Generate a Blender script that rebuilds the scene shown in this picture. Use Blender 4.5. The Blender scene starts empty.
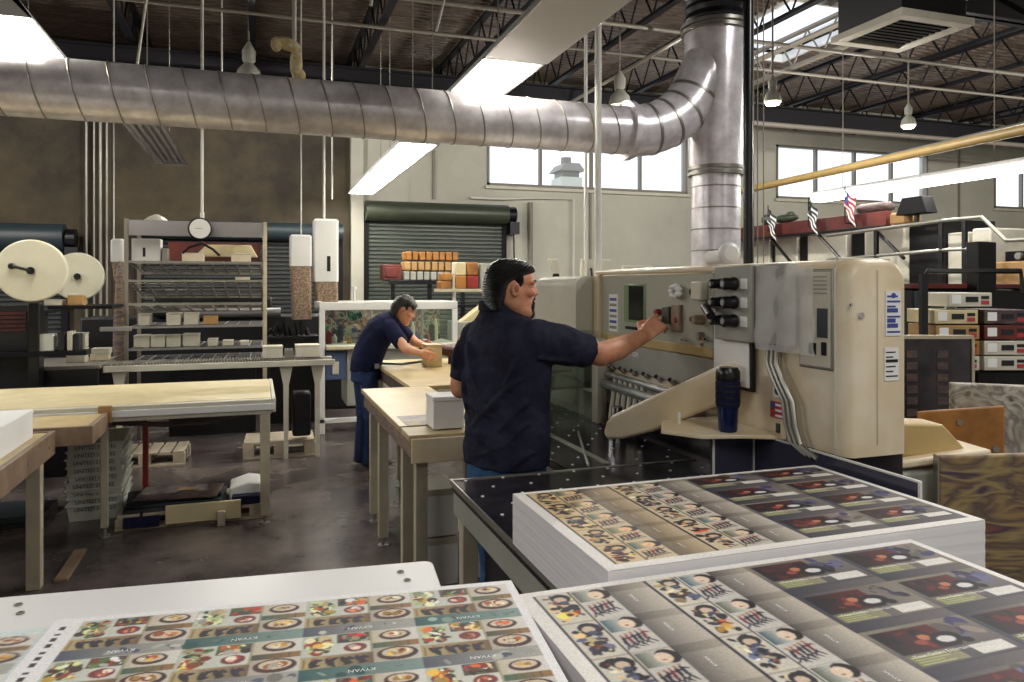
import bpy, bmesh, math, random
import numpy as np
from mathutils import Vector, Matrix, Euler
R = math.radians
rnd = random.Random(7)
sc = bpy.context.scene
C = sc.collection

# ------------------------------------------------------------------ camera, sky, exposure
YAW = math.atan2(256, 750)
cd = bpy.data.cameras.new('camera'); cam = bpy.data.objects.new('camera', cd); C.objects.link(cam)
cam.location = (0, 0, 1.65); cam.rotation_euler = (R(90), 0, -YAW)
cd.sensor_width = 36; cd.lens = 36 * 750 / 1024; cd.shift_y = -56 / 1024; cd.clip_start = 0.02; cd.clip_end = 400
sc.camera = cam
w = bpy.data.worlds.new('sky'); sc.world = w; w.use_nodes = True
w.node_tree.nodes['Background'].inputs[0].default_value = (0.92, 0.955, 1.0, 1)
w.node_tree.nodes['Background'].inputs[1].default_value = 1.5
sc.view_settings.view_transform = 'Standard'; sc.view_settings.look = 'None'
sc.view_settings.gamma = 1; sc.view_settings.use_curve_mapping = False
sc.view_settings.exposure = 0.38
sc.cycles.max_bounces = 7; sc.cycles.diffuse_bounces = 4; sc.cycles.glossy_bounces = 3
sc.cycles.transparent_max_bounces = 12; sc.cycles.sample_clamp_indirect = 6
sc.cycles.caustics_reflective = False; sc.cycles.caustics_refractive = False
LAMP = 70.0        # watts of one added lamp out of the picture
TUBE = 20.0         # glow of the bare tubes
SN, CS = math.sin(YAW), math.cos(YAW)
def W(l, d, z):    # the aisle runs 19 degrees off the building grid: across, along, up -> world
    return Vector((d * SN + l * CS, d * CS - l * SN, z))

# ------------------------------------------------------------------ materials
MATS = {}
def s2l(c): return tuple(((x / 255) / 12.92 if x / 255 < .04045 else ((x / 255 + .055) / 1.055) ** 2.4) for x in c)
def mat(name, rgb, rough=.5, metal=0, var=0, scale=6, bump=0, bscale=30, spec=.5, emit=0, stretch=None, dark=None, coat=0, alpha=1):
    """rgb in 0-255; var mixes in a darker tone (or `dark`) by noise; bump adds fine relief"""
    if name in MATS: return MATS[name]
    m = bpy.data.materials.new(name); m.use_nodes = True; nt = m.node_tree; b = nt.nodes['Principled BSDF']
    col = s2l(rgb) + (1,)
    b.inputs['Base Color'].default_value = col; b.inputs['Roughness'].default_value = rough
    b.inputs['Metallic'].default_value = metal; b.inputs['Specular IOR Level'].default_value = spec
    if coat: b.inputs['Coat Weight'].default_value = coat
    if emit:
        b.inputs['Emission Color'].default_value = col; b.inputs['Emission Strength'].default_value = emit
    if var or bump:
        tc = nt.nodes.new('ShaderNodeTexCoord'); mp = nt.nodes.new('ShaderNodeMapping')
        nt.links.new(tc.outputs['Object'], mp.inputs[0])
        if stretch: mp.inputs['Scale'].default_value = stretch
    if var:
        n = nt.nodes.new('ShaderNodeTexNoise'); n.inputs['Scale'].default_value = scale; n.inputs['Detail'].default_value = 6
        n.inputs['Roughness'].default_value = .65
        nt.links.new(mp.outputs[0], n.inputs['Vector'])
        cr = nt.nodes.new('ShaderNodeValToRGB'); cr.color_ramp.elements[0].position = .38; cr.color_ramp.elements[1].position = .66
        d = s2l(dark) + (1,) if dark else tuple(x * (1 - var) for x in col[:3]) + (1,)
        cr.color_ramp.elements[0].color = d; cr.color_ramp.elements[1].color = col
        nt.links.new(n.outputs['Fac'], cr.inputs[0]); nt.links.new(cr.outputs[0], b.inputs['Base Color'])
    if bump:
        n2 = nt.nodes.new('ShaderNodeTexNoise'); n2.inputs['Scale'].default_value = bscale; n2.inputs['Detail'].default_value = 4
        nt.links.new(mp.outputs[0], n2.inputs['Vector'])
        bp = nt.nodes.new('ShaderNodeBump'); bp.inputs['Strength'].default_value = bump; bp.inputs['Distance'].default_value = .02
        nt.links.new(n2.outputs['Fac'], bp.inputs['Height']); nt.links.new(bp.outputs[0], b.inputs['Normal'])
    MATS[name] = m; return m
def glass(name, tint=(230, 240, 240), gloss=.12, rough=.03):
    if name in MATS: return MATS[name]
    m = bpy.data.materials.new(name); m.use_nodes = True; nt = m.node_tree; nt.nodes.clear()
    o = nt.nodes.new('ShaderNodeOutputMaterial'); mx = nt.nodes.new('ShaderNodeMixShader')
    t = nt.nodes.new('ShaderNodeBsdfTransparent'); g = nt.nodes.new('ShaderNodeBsdfGlossy')
    t.inputs[0].default_value = s2l(tint) + (1,); g.inputs[1].default_value = rough; g.inputs[0].default_value = (1, 1, 1, 1)
    mx.inputs[0].default_value = gloss
    nt.links.new(t.outputs[0], mx.inputs[1]); nt.links.new(g.outputs[0], mx.inputs[2]); nt.links.new(mx.outputs[0], o.inputs[0])
    MATS[name] = m; return m
def vcol(name, rough=.55):
    m = bpy.data.materials.new(name); m.use_nodes = True; nt = m.node_tree; b = nt.nodes['Principled BSDF']
    a = nt.nodes.new('ShaderNodeVertexColor'); a.layer_name = 'ink'
    nt.links.new(a.outputs[0], b.inputs['Base Color']); b.inputs['Roughness'].default_value = rough
    MATS[name] = m; return m

M = dict(
 floor=mat('polished concrete', (118, 108, 104), .27, var=.6, scale=1.3, bump=.04, bscale=8, dark=(58, 52, 54)),
 wallb=mat('brown concrete wall', (86, 76, 56), .75, var=.5, scale=.8, dark=(50, 43, 34), bump=.05, bscale=5),
 walll=mat('pale painted wall', (198, 197, 184), .7, var=.2, scale=.4, dark=(176, 175, 162)),
 deck=mat('painted steel deck', (98, 82, 70), .5, var=.35, scale=3),
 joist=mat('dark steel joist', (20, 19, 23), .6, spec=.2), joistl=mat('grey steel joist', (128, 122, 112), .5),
 galv=mat('galvanised duct steel', (250, 246, 252), .28, .28, var=.35, scale=5, dark=(206, 200, 206), bump=.12, bscale=9),
 galvd=mat('seam steel', (150, 148, 140), .4, .7), black=mat('matt black', (20, 20, 24), .5), blk=mat('black plastic', (14, 14, 18), .3),
 rubber=mat('black rubber sleeve', (18, 18, 26), .35),
 white=mat('white enamel', (226, 226, 224), .4), wpaint=mat('white painted pole', (214, 212, 206), .45),
 offw=mat('off white paint', (206, 202, 186), .45, var=.12, scale=4), paper=mat('white paper edge', (228, 226, 228), .7, bump=.06, bscale=60, stretch=(.2, .2, 12)),
 paperp=mat('plain white paper', (236, 236, 234), .7), cream=mat('cream machine enamel', (228, 217, 196), .38, var=.12, scale=3, dark=(217, 198, 162)),
 creamd=mat('tan machine enamel', (196, 170, 116), .4, var=.2, scale=4), greyp=mat('grey panel', (160, 160, 150), .4, var=.12, scale=4),
 green=mat('grey green panel', (172, 172, 156), .35), steel=mat('brushed steel', (150, 148, 150), .4, .6), steeld=mat('dark polished steel', (92, 88, 92), .17, .6, var=.4, scale=2.2, dark=(44, 40, 50)),
 chrome=mat('chrome', (215, 215, 220), .15, 1), brass=mat('brass', (190, 160, 90), .3, .8),
 wood=mat('pale plywood', (196, 178, 138), .5, var=.25, scale=3, stretch=(1, 6, 1)), woodt=mat('worn bench top', (202, 186, 142), .35, var=.3, scale=3, dark=(178, 154, 106)),
 woodd=mat('dark worn wood', (104, 84, 66), .6, var=.5, scale=6, dark=(60, 46, 60), stretch=(2, 2, 8)), pal=mat('pallet pine', (190, 178, 156), .7, var=.3, scale=5, stretch=(1, 6, 1)),
 kraft=mat('brown kraft board', (176, 138, 88), .7, var=.2, scale=5), orange=mat('tan hardboard', (176, 122, 58), .45, var=.45, scale=3, dark=(126, 80, 36)),
 red=mat('red painted steel', (150, 46, 40), .45, var=.3), redb=mat('dark red beam', (112, 44, 36), .5, var=.4, scale=2, dark=(64, 26, 26)),
 yell=mat('yellow board', (212, 198, 156), .5, var=.15), tan=mat('tan apron steel', (150, 128, 104), .4, var=.3, scale=4, dark=(112, 92, 76)),
 legw=mat('pale leg paint', (190, 180, 156), .5, var=.2, scale=6), navy=mat('navy cloth', (44, 46, 66), .85, var=.3, scale=9, dark=(26, 27, 42), bump=.35, bscale=22, spec=.2),
 navy2=mat('dark blue cloth', (26, 30, 62), .85, var=.3, scale=9, bump=.3, bscale=20, spec=.2),
 denim=mat('blue denim', (62, 98, 142), .85, var=.4, scale=20, bump=.2, bscale=60, spec=.2), denimd=mat('dark denim', (50, 66, 104), .85, var=.3, scale=12, spec=.2),
 skin=mat('skin', (222, 166, 134), .5, var=.2, scale=14, dark=(204, 136, 106), spec=.4), skin2=mat('tan skin', (206, 150, 118), .5, var=.1, scale=14),
 hair=mat('black hair', (16, 13, 15), .34, var=.4, scale=30, stretch=(1, 1, 6), dark=(5, 4, 5), bump=1.0, bscale=60), beard=mat('beard', (36, 26, 26), .8, bump=.5, bscale=120),
 eyew=mat('eye white', (190, 176, 166), .35), lip=mat('lip', (168, 96, 84), .5),
 blue=mat('blue flask steel', (16, 30, 78), .22, .4), bluep=mat('blue paint', (70, 86, 118), .5), screen=mat('dark screen', (14, 20, 18), .12), screeng=mat('green tinted bezel', (130, 150, 110), .3),
 rollw=mat('off white foam', (226, 222, 200), .85, var=.08, scale=4), dgrn=mat('dark olive drum', (58, 64, 52), .4), slat=mat('roller slat steel', (84, 90, 84), .45, .3),
 slatd=mat('dark roller slat', (58, 60, 62), .5, .2), dteal=mat('teal dark drum', (44, 56, 62), .45),
 lamp=mat('lamp glow', (255, 250, 238), .5, emit=TUBE), lampd=mat('diffuser glow', (255, 252, 246), .5, emit=9.0), bulb=mat('bulb glow', (255, 236, 190), .5, emit=2.2),
 clearp=glass('clear acrylic', (222, 232, 228), .10), wing=glass('window glass', (245, 248, 252), .04), film=mat('plastic film', (255, 255, 255), .08, bump=.25, bscale=9, stretch=(1, 2, .5)),
 speck=mat('speckled filler', (172, 150, 126), .9, var=.8, scale=60, dark=(96, 78, 66)), stickb=mat('blue sticker', (60, 76, 150), .5), stickr=mat('red sticker', (176, 56, 66), .5),
 ink=mat('black ink', (24, 24, 30), .6), inkw=mat('white ink', (236, 236, 236), .6), tray=mat('white postal tray', (214, 216, 206), .55, var=.1), foam=mat('yellow foam wrap', (208, 178, 106), .9, var=.4, scale=30, dark=(236, 226, 190), bump=.6, bscale=40),
 pipey=mat('yellow brown pipe', (168, 142, 86), .5, var=.2), marble=None, colr=None)

nt_ = M['hair'].node_tree; wv = nt_.nodes.new('ShaderNodeTexWave'); wv.wave_type = 'BANDS'; wv.bands_direction = 'Z'; wv.inputs['Scale'].default_value = 34; wv.inputs['Distortion'].default_value = 5; wv.inputs['Detail'].default_value = 3; wv.inputs['Detail Scale'].default_value = .6
tc_ = nt_.nodes.new('ShaderNodeTexCoord'); mp_ = nt_.nodes.new('ShaderNodeMapping'); mp_.inputs['Rotation'].default_value = (0, .5, 0); nt_.links.new(tc_.outputs['Object'], mp_.inputs[0]); nt_.links.new(mp_.outputs[0], wv.inputs['Vector'])
bp_ = [n for n in nt_.nodes if n.bl_idname == 'ShaderNodeBump'][0]; nt_.links.new(wv.outputs['Fac'], bp_.inputs['Height']); bp_.inputs['Strength'].default_value = .9; bp_.inputs['Distance'].default_value = .006
def patchy(name, cols, scale, rough=.6, stretch=(1, 1, 1), dist=1.5):
    m = bpy.data.materials.new(name); m.use_nodes = True; nt = m.node_tree; b = nt.nodes['Principled BSDF']
    tc = nt.nodes.new('ShaderNodeTexCoord'); mp = nt.nodes.new('ShaderNodeMapping'); mp.inputs['Scale'].default_value = stretch
    n = nt.nodes.new('ShaderNodeTexNoise'); n.inputs['Scale'].default_value = scale; n.inputs['Detail'].default_value = 3; n.inputs['Distortion'].default_value = dist
    cr = nt.nodes.new('ShaderNodeValToRGB'); cr.color_ramp.interpolation = 'LINEAR'
    while len(cr.color_ramp.elements) < len(cols): cr.color_ramp.elements.new(.5)
    for i, c in enumerate(cols):
        e = cr.color_ramp.elements[i]; e.position = .3 + .4 * i / (len(cols) - 1); e.color = s2l(c) + (1,)
    nt.links.new(tc.outputs['Object'], mp.inputs[0]); nt.links.new(mp.outputs[0], n.inputs['Vector']); nt.links.new(n.outputs['Fac'], cr.inputs[0]); nt.links.new(cr.outputs[0], b.inputs['Base Color'])
    b.inputs['Roughness'].default_value = rough; return m
M['film'].node_tree.nodes['Principled BSDF'].inputs['Alpha'].default_value = .34
M['marble'] = patchy('marbled board', [(62, 54, 78), (96, 64, 66), (150, 126, 84), (92, 76, 72), (158, 138, 92), (72, 58, 74), (120, 78, 70)], 3.0, .6, (1, 1, 3.6), .7)
M['stone'] = patchy('smudged board', [(110, 96, 84), (176, 168, 152), (120, 112, 106), (196, 190, 178), (96, 84, 78)], 5, .6)
M['smear'] = patchy('stained bench edge', [(96, 80, 70), (150, 128, 96), (84, 72, 92), (132, 112, 84)], 6, .5, (1, 1, 5))
M['goods'] = patchy('mixed parts', [(24, 30, 30), (52, 84, 84), (130, 60, 48), (170, 170, 150), (40, 90, 60), (30, 34, 44)], 9, .5, (1, 1, 1), 1)

# ------------------------------------------------------------------ builders
class MB:
    def __init__(s): s.b = bmesh.new(); s.v = s.b.verts
    def face(s, pts): return s.b.faces.new([s.v.new(p) for p in pts])
    def box(s, x0, x1, y0, y1, z0, z1, rot=None, about=None):
        vs = [s.v.new((x, y, z)) for z in (z0, z1) for y in (y0, y1) for x in (x0, x1)]
        for f in ((0, 2, 3, 1), (4, 5, 7, 6), (0, 1, 5, 4), (2, 6, 7, 3), (0, 4, 6, 2), (1, 3, 7, 5)): s.b.faces.new([vs[i] for i in f])
        if rot is not None:
            c = Vector(about) if about else Vector(((x0 + x1) / 2, (y0 + y1) / 2, (z0 + z1) / 2))
            m = Euler(rot).to_matrix()
            for v in vs: v.co = m @ (v.co - c) + c
        return s
    def cyl(s, p0, p1, r, r2=None, n=16, cap=True):
        p0 = Vector(p0); p1 = Vector(p1); r2 = r if r2 is None else r2; a = (p1 - p0)
        q = a.to_track_quat('Z', 'Y'); u = q @ Vector((1, 0, 0)); t = q @ Vector((0, 1, 0))
        A = []; B = []
        for i in range(n):
            k = 2 * math.pi * i / n; o = u * math.cos(k) + t * math.sin(k)
            A.append(s.v.new(p0 + o * r)); B.append(s.v.new(p1 + o * r2))
        for i in range(n): s.b.faces.new([A[i], A[(i + 1) % n], B[(i + 1) % n], B[i]])
        if cap: s.b.faces.new(A[::-1]); s.b.faces.new(B)
        return s
    def tube(s, pts, r, n=8, closed=False):
        pts = [Vector(p) for p in pts]; rings = []
        rs = r if isinstance(r, (list, tuple)) else [r] * len(pts)
        up = None
        for i, p in enumerate(pts):
            a = (pts[min(i + 1, len(pts) - 1)] - pts[max(i - 1, 0)]).normalized()
            if up is None:
                up = a.orthogonal().normalized()
            up = (up - a * up.dot(a)).normalized(); t = a.cross(up)
            rings.append([s.v.new(p + (up * math.cos(2 * math.pi * k / n) + t * math.sin(2 * math.pi * k / n)) * rs[i]) for k in range(n)])
        for A, B in zip(rings, rings[1:]):
            for i in range(n): s.b.faces.new([A[i], A[(i + 1) % n], B[(i + 1) % n], B[i]])
        s.b.faces.new(rings[0][::-1]); s.b.faces.new(rings[-1]); return s
    def lathe(s, prof, c, ax=(0, 0, 1), n=24):
        ax = Vector(ax).normalized(); q = ax.to_track_quat('Z', 'Y'); u = q @ Vector((1, 0, 0)); t = q @ Vector((0, 1, 0)); c = Vector(c); rings = []
        for r, h in prof:
            rings.append([s.v.new(c + ax * h + (u * math.cos(2 * math.pi * k / n) + t * math.sin(2 * math.pi * k / n)) * max(r, 1e-4)) for k in range(n)])
        for A, B in zip(rings, rings[1:]):
            for i in range(n): s.b.faces.new([A[i], A[(i + 1) % n], B[(i + 1) % n], B[i]])
        s.b.faces.new(rings[0][::-1]); s.b.faces.new(rings[-1]); return s
    def prism(s, pts, vec):
        vec = Vector(vec); A = [s.v.new(p) for p in pts]; B = [s.v.new(Vector(p) + vec) for p in pts]; n = len(A)
        s.b.faces.new(A); s.b.faces.new(B[::-1])
        for i in range(n): s.b.faces.new([A[(i + 1) % n], A[i], B[i], B[(i + 1) % n]])
        return s
    def ell(s, c, r, m=None, nu=16, nv=10):
        c = Vector(c); m = m or Matrix.Identity(3); rings = []
        for j in range(1, nv):
            ph = math.pi * j / nv
            rings.append([s.v.new(c + m @ Vector((r[0] * math.sin(ph) * math.cos(2 * math.pi * i / nu), r[1] * math.sin(ph) * math.sin(2 * math.pi * i / nu), r[2] * math.cos(ph)))) for i in range(nu)])
        for A, B in zip(rings, rings[1:]):
            for i in range(nu): s.b.faces.new([A[i], B[i], B[(i + 1) % nu], A[(i + 1) % nu]])
        tp = s.v.new(c + m @ Vector((0, 0, r[2]))); bt = s.v.new(c - m @ Vector((0, 0, r[2])))
        for i in range(nu):
            s.b.faces.new([tp, rings[0][i], rings[0][(i + 1) % nu]]); s.b.faces.new([bt, rings[-1][(i + 1) % nu], rings[-1][i]])
        return s
    def cap(s, p0, p1, r0, r1):   # tapered limb with rounded ends
        p0 = Vector(p0); p1 = Vector(p1)
        s.ell(p0, (r0,) * 3); s.ell(p1, (r1,) * 3); return s.cyl(p0, p1, r0, r1, 16)
    def loft(s, rings):           # rings of equal vertex count
        rr = [[s.v.new(p) for p in g] for g in rings]; n = len(rr[0])
        for A, B in zip(rr, rr[1:]):
            for i in range(n): s.b.faces.new([A[i], A[(i + 1) % n], B[(i + 1) % n], B[i]])
        s.b.faces.new(rr[0][::-1]); s.b.faces.new(rr[-1]); return s
    def build(s, name, m, parent=None, bevel=0, smooth=True, seg=2, world=True):
        bmesh.ops.recalc_face_normals(s.b, faces=s.b.faces[:])
        if parent is not None and world:
            p = parent; o = Vector((0, 0, 0))
            while p is not None: o += p.location; p = p.parent
            for v in s.b.verts: v.co -= o
        me = bpy.data.meshes.new(name); s.b.to_mesh(me); s.b.free()
        for x in (m if isinstance(m, (list, tuple)) else [m]): me.materials.append(M[x] if isinstance(x, str) else x)
        if smooth:
            me.shade_smooth(); me.set_sharp_from_angle(angle=R(35))
        ob = bpy.data.objects.new(name, me); C.objects.link(ob)
        if parent is not None: ob.parent = parent
        if bevel:
            md = ob.modifiers.new('b', 'BEVEL'); md.width = bevel; md.segments = seg; md.limit_method = 'ANGLE'; md.angle_limit = R(40)
        return ob
def tag(o, label, cat, group=None, kind=None):
    o['label'] = label; o['category'] = cat
    if group: o['group'] = group
    if kind: o['kind'] = kind
    return o
def thing(name, label, cat, loc=(0, 0, 0), group=None, rotz=0):
    o = bpy.data.objects.new(name, None); C.objects.link(o); o.location = loc; o.rotation_euler = (0, 0, rotz); o.empty_display_size = .1
    return tag(o, label, cat, group)
def struct(o): o['kind'] = 'structure'; return o
def box(name, m, parent, x0, x1, y0, y1, z0, z1, bevel=.004, **k): return MB().box(x0, x1, y0, y1, z0, z1).build(name, m, parent, bevel, **k)
def dup(root, loc=None, label=None, rotz=None, group=None):
    r = root.copy(); C.objects.link(r)
    if loc is not None: r.location = loc
    if rotz is not None: r.rotation_euler = (0, 0, rotz)
    if label: r['label'] = label
    if group: r['group'] = group
    for ch in list(root.children):
        c = ch.copy(); C.objects.link(c); c.parent = r
        for g in list(ch.children):
            e = g.copy(); C.objects.link(e); e.parent = c
    return r
def text(s, size, loc, rot, m, parent, name='lettering', align='CENTER', sx=1):
    cu = bpy.data.curves.new(name, 'FONT'); cu.body = s; cu.size = size; cu.align_x = align; cu.align_y = 'CENTER'; cu.extrude = .0004
    cu.materials.append(M[m]); o = bpy.data.objects.new(name, cu); C.objects.link(o)
    if parent is not None:
        o.parent = parent; p = parent; off = Vector((0, 0, 0))
        while p is not None: off += p.location; p = p.parent
        o.location = Vector(loc) - off
    else: o.location = loc
    o.rotation_euler = rot; o.scale = (sx, 1, 1); return to_mesh(o)
LET = {}
def to_mesh(o):      # lettering becomes an ordinary mesh; equal words share it
    cu = o.data; k = (cu.body, round(cu.size, 4), cu.materials[0].name)
    if k not in LET:
        bpy.context.view_layer.update(); LET[k] = bpy.data.meshes.new_from_object(o.evaluated_get(bpy.context.evaluated_depsgraph_get()))
    n = bpy.data.objects.new('lettering', LET[k]); C.objects.link(n); n.name = o.name.split('.')[0] + '_words'; n.parent = o.parent; n.location = o.location; n.rotation_euler = o.rotation_euler; n.scale = o.scale
    bpy.data.objects.remove(o); return n
FACE_L = (R(90), 0, R(-90))     # lettering on a face that looks toward -X
FACE_F = (R(90), 0, 0)          # lettering on a face that looks toward -Y
def rrect(x0, x1, y0, y1, r, n=6):
    out = []
    for cx, cy, a in ((x1 - r, y1 - r, 0), (x0 + r, y1 - r, 90), (x0 + r, y0 + r, 180), (x1 - r, y0 + r, 270)):
        for i in range(n + 1):
            k = R(a + 90 * i / n); out.append((cx + r * math.cos(k), cy + r * math.sin(k)))
    return out

# ================================================================== THE SETTING
YF = 15.0
struct(box('floor', 'floor', None, -8.2, 21.2, -3.2, 15.4, -.1, 0, 0))
m = MB(); hx0, hx1, hy0, hy1 = 7.7, 9.6, 9.4, 12.0   # steel deck with the roof light left open
def deck(x0, x1, y0, y1):
    y = y0; prof = []
    while y < y1 - .001:
        for dy, z in ((0, 6.0), (.05, 6.0), (.075, 6.07), (.125, 6.07)):
            if y + dy <= y1: prof.append((y + dy, z))
        y += .15
    prof.append((y1, 6.0)); a = [m.v.new((x0, p, z)) for p, z in prof]; b = [m.v.new((x1, p, z)) for p, z in prof]
    for i in range(len(prof) - 1): m.b.faces.new([a[i], a[i + 1], b[i + 1], b[i]])
deck(-8.2, hx0, -3.2, 15.2); deck(hx1, 21.2, -3.2, 15.2); deck(hx0, hx1, -3.2, hy0); deck(hx0, hx1, hy1, 15.2)
m.box(-8.2, 21.2, -3.2, hy0, 6.1, 6.16).box(-8.2, 21.2, hy1, 15.2, 6.1, 6.16).box(-8.2, hx0, hy0, hy1, 6.1, 6.16).box(hx1, 21.2, hy0, hy1, 6.1, 6.16)
struct(m.build('ceiling', 'deck', None, smooth=False))
sk = bpy.data.objects.new('window_4', None); C.objects.link(sk); sk.location = (8.65, 10.7, 6.05); struct(sk)
m = MB(); m.box(hx0 - .05, hx1 + .05, hy0 - .05, hy0, 5.95, 6.3).box(hx0 - .05, hx1 + .05, hy1, hy1 + .05, 5.95, 6.3).box(hx0 - .05, hx0, hy0, hy1, 5.95, 6.3).box(hx1, hx1 + .05, hy0, hy1, 5.95, 6.3)
m.build('frame', 'white', sk); box('pane', 'wing', sk, hx0, hx1, hy0, hy1, 6.2, 6.21, 0)

WIN = [(4.57, 9.36), (11.82, 16.55), (18.9, 21.0)]; Z0, Z1 = 3.74, 5.02
m = MB(); m.box(1.85, 21.2, YF, YF + .25, 0, Z0).box(1.85, 21.2, YF, YF + .25, Z1, 6.1)
xs = [1.85] + [x for wn in WIN for x in wn] + [21.2]
for i in range(0, len(xs), 2): m.box(xs[i], xs[i + 1], YF, YF + .25, Z0, Z1)
struct(m.build('wall_far', 'walll', None, smooth=False))
struct(box('wall_far', 'wallb', None, -8.2, 1.85, YF, YF + .25, 0, 6.1, 0))
struct(box('wall_left', 'wallb', None, -8.3, -8.1, -3.2, YF, 0, 6.1, 0))
struct(box('wall_right', 'walll', None, 21.1, 21.3, -3.2, YF, 0, 6.1, 0))
struct(box('wall_near', 'walll', None, -8.2, 21.2, -3.4, -3.2, 0, 6.1, 0))
for k, (a, b) in enumerate(WIN):
    wn = bpy.data.objects.new('window_%d' % (k + 1), None); C.objects.link(wn); wn.location = (a, YF, Z0); struct(wn)
    m = MB(); t = .05
    m.box(a, b, YF - .03, YF + .1, Z0, Z0 + t).box(a, b, YF - .03, YF + .1, Z1 - t, Z1).box(a, a + t, YF - .03, YF + .1, Z0, Z1).box(b - t, b, YF - .03, YF + .1, Z0, Z1)
    n = 4 if k < 2 else 2
    for i in range(1, n): x = a + (b - a) * i / n; m.box(x - .03, x + .03, YF - .02, YF + .08, Z0, Z1)
    m.build('window_frame', 'joistl', wn, smooth=False)
    for i in range(n): box('pane', 'wing', wn, a + (b - a) * i / n + .03, a + (b - a) * (i + 1) / n - .03, YF + .04, YF + .05, Z0 + t, Z1 - t, 0)
    box('window_sill', 'offw', wn, a - .05, b + .05, YF - .08, YF - .031, Z0 - .08, Z0 - .01, .005)
struct(box('trim_1', 'walll', None, 1.75, 2.0, YF - .16, YF, 0, 6.0, .01))
for i, x in enumerate((3.4, 6.9, 10.6, 17.6)): struct(box('trim_%d' % (i + 2), 'joistl', None, x, x + .05, YF - .04, YF, 3.4 if i == 0 else 0, 6.0, 0))
def rollup(n, x0, x1, ztop, drum, cm, dm, chain):
    o = bpy.data.objects.new('door_%d' % n, None); C.objects.link(o); o.location = ((x0 + x1) / 2, YF, 0); struct(o)
    mm = MB(); z = 0; pr = []
    while z < ztop: pr += [(0, z), (-.03, z + .02), (-.03, z + .055), (0, z + .075)]; z += .08
    a = [mm.v.new((x0, YF - .1 + p, z)) for p, z in pr]; b = [mm.v.new((x1, YF - .1 + p, z)) for p, z in pr]
    for i in range(len(pr) - 1): mm.b.faces.new([a[i], a[i + 1], b[i + 1], b[i]])
    mm.build('curtain', cm, o, smooth=False)
    MB().cyl((x0 - .08, YF - .25, ztop + .1), (x1 + .08, YF - .25, ztop + .1), drum, n=24).build('drum', dm, o)
    for x in (x0 - .1, x1): MB().box(x, x + .1, YF - .16, YF - .001, 0, ztop + .1).build('rail', 'joist', o, .005)
    if chain:
        MB().cyl((x1 + .1, YF - .25, ztop + .1), (x1 + .25, YF - .25, ztop + .1), .17, n=12).box(x1 + .1, x1 + .3, YF - .4, YF, ztop - .3, ztop - .05).build('gearbox', 'blk', o)
        MB().tube([(x1 + .2, YF - .3, ztop), (x1 + .22, YF - .3, 1.9), (x1 + .2, YF - .3, 1.2)], .015).build('pull_chain', 'joist', o)
rollup(1, 2.1, 4.85, 3.0, .2, 'slat', 'dgrn', True)
rollup(2, -1.9, 1.5, 2.55, .17, 'slatd', 'dteal', False)
rollup(3, -6.6, -3.2, 2.35, .25, 'slatd', 'dteal', True)
# a building beyond the window
o = thing('roof_tower', 'grey rooftop building with a peaked tower seen outside through the far window', 'building', (21, 45, 0))
MB().box(18, 26, 46, 52, 0, 7.4).build('wall', 'greyp', o); MB().box(18.75, 20.25, 45, 46.8, 0, 8.7).build('tower', 'green', o)
MB().prism([(18.6, 44.9, 9.1), (20.4, 44.9, 9.1), (20.0, 44.9, 9.6), (19.0, 44.9, 9.6)], (0, 2, 0)).box(18.9, 20.1, 45.2, 46.6, 8.7, 9.1).build('roof', 'joistl', o); MB().cyl((19.5, 46, 9.6), (19.5, 46, 10.1), .35).build('vent', 'joistl', o)

# ceiling joists
def joist(x, y0, y1, m_, label):
    mm = MB(); zt, zb = 5.95, 5.35
    mm.box(x - .05, x + .05, y0, y1, zt - .05, zt).box(x - .05, x + .05, y0, y1, zb, zb + .05)
    y = y0 + .3; k = 0
    while y < y1 - .7:
        mm.cyl((x, y, zb + .03), (x, y + .35, zt - .03), .016, n=6, cap=False).cyl((x, y + .35, zt - .03), (x, y + .7, zb + .03), .016, n=6, cap=False); y += .7
    o_ = mm.build('roof_joist', m_, None, smooth=False); tag(o_, label, 'roof joist', 'open web joists under the roof deck', 'structure')
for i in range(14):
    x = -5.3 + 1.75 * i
    joist(x, -3, 14.8, 'joistl' if 8 <= x <= 9.5 else 'joist', 'steel open web joist under the corrugated roof deck')  # joist below the roof light gets paler steel, its lit look put into colour
for y, z in ((12.4, 4.85), (7.6, 5.3)):
    o = MB().box(-8, 21, y, y + .06, z, z + .34).box(-8, 21, y - .08, y + .14, z, z + .03).box(-8, 21, y - .08, y + .14, z + .31, z + .34).build('roof_girder', 'joist', None, smooth=False)
    tag(o, 'dark steel roof girder crossing under the joists', 'girder', 'steel roof girders', 'structure')

def pipe(name, label, pts, r, m_, cat='pipe', group=None, n=12):
    o_ = MB().tube(pts, r, n).build(name, m_); return tag(o_, label, cat, group)
pipe('sprinkler_pipe', 'grey sprinkler pipe running below the dark girder', [(-8, 12.1, 4.75), (20, 12.1, 4.75)], .05, 'joistl')
pipe('sprinkler_pipe', 'thin dark sprinkler pipe crossing the roof near the big duct', [(-8, 9.2, 5.2), (20, 9.2, 5.2)], .03, 'joistl')
pipe('sprinkler_pipe', 'pale thin pipe highest under the roof deck, crossing the joists', [(-8, 10.6, 5.28), (20, 10.6, 5.28)], .025, 'joistl')
pipe('sprinkler_pipe', 'thin pale pipe running lengthwise above the lit strip lights', [(5.3, 4, 4.9), (5.3, 14.5, 4.9)], .03, 'joistl')
pipe('sprinkler_pipe', 'thin pale pipe running lengthwise beside the ceiling air box', [(7.5, 3, 5.2), (7.5, 14.5, 5.2)], .04, 'joistl')
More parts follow.
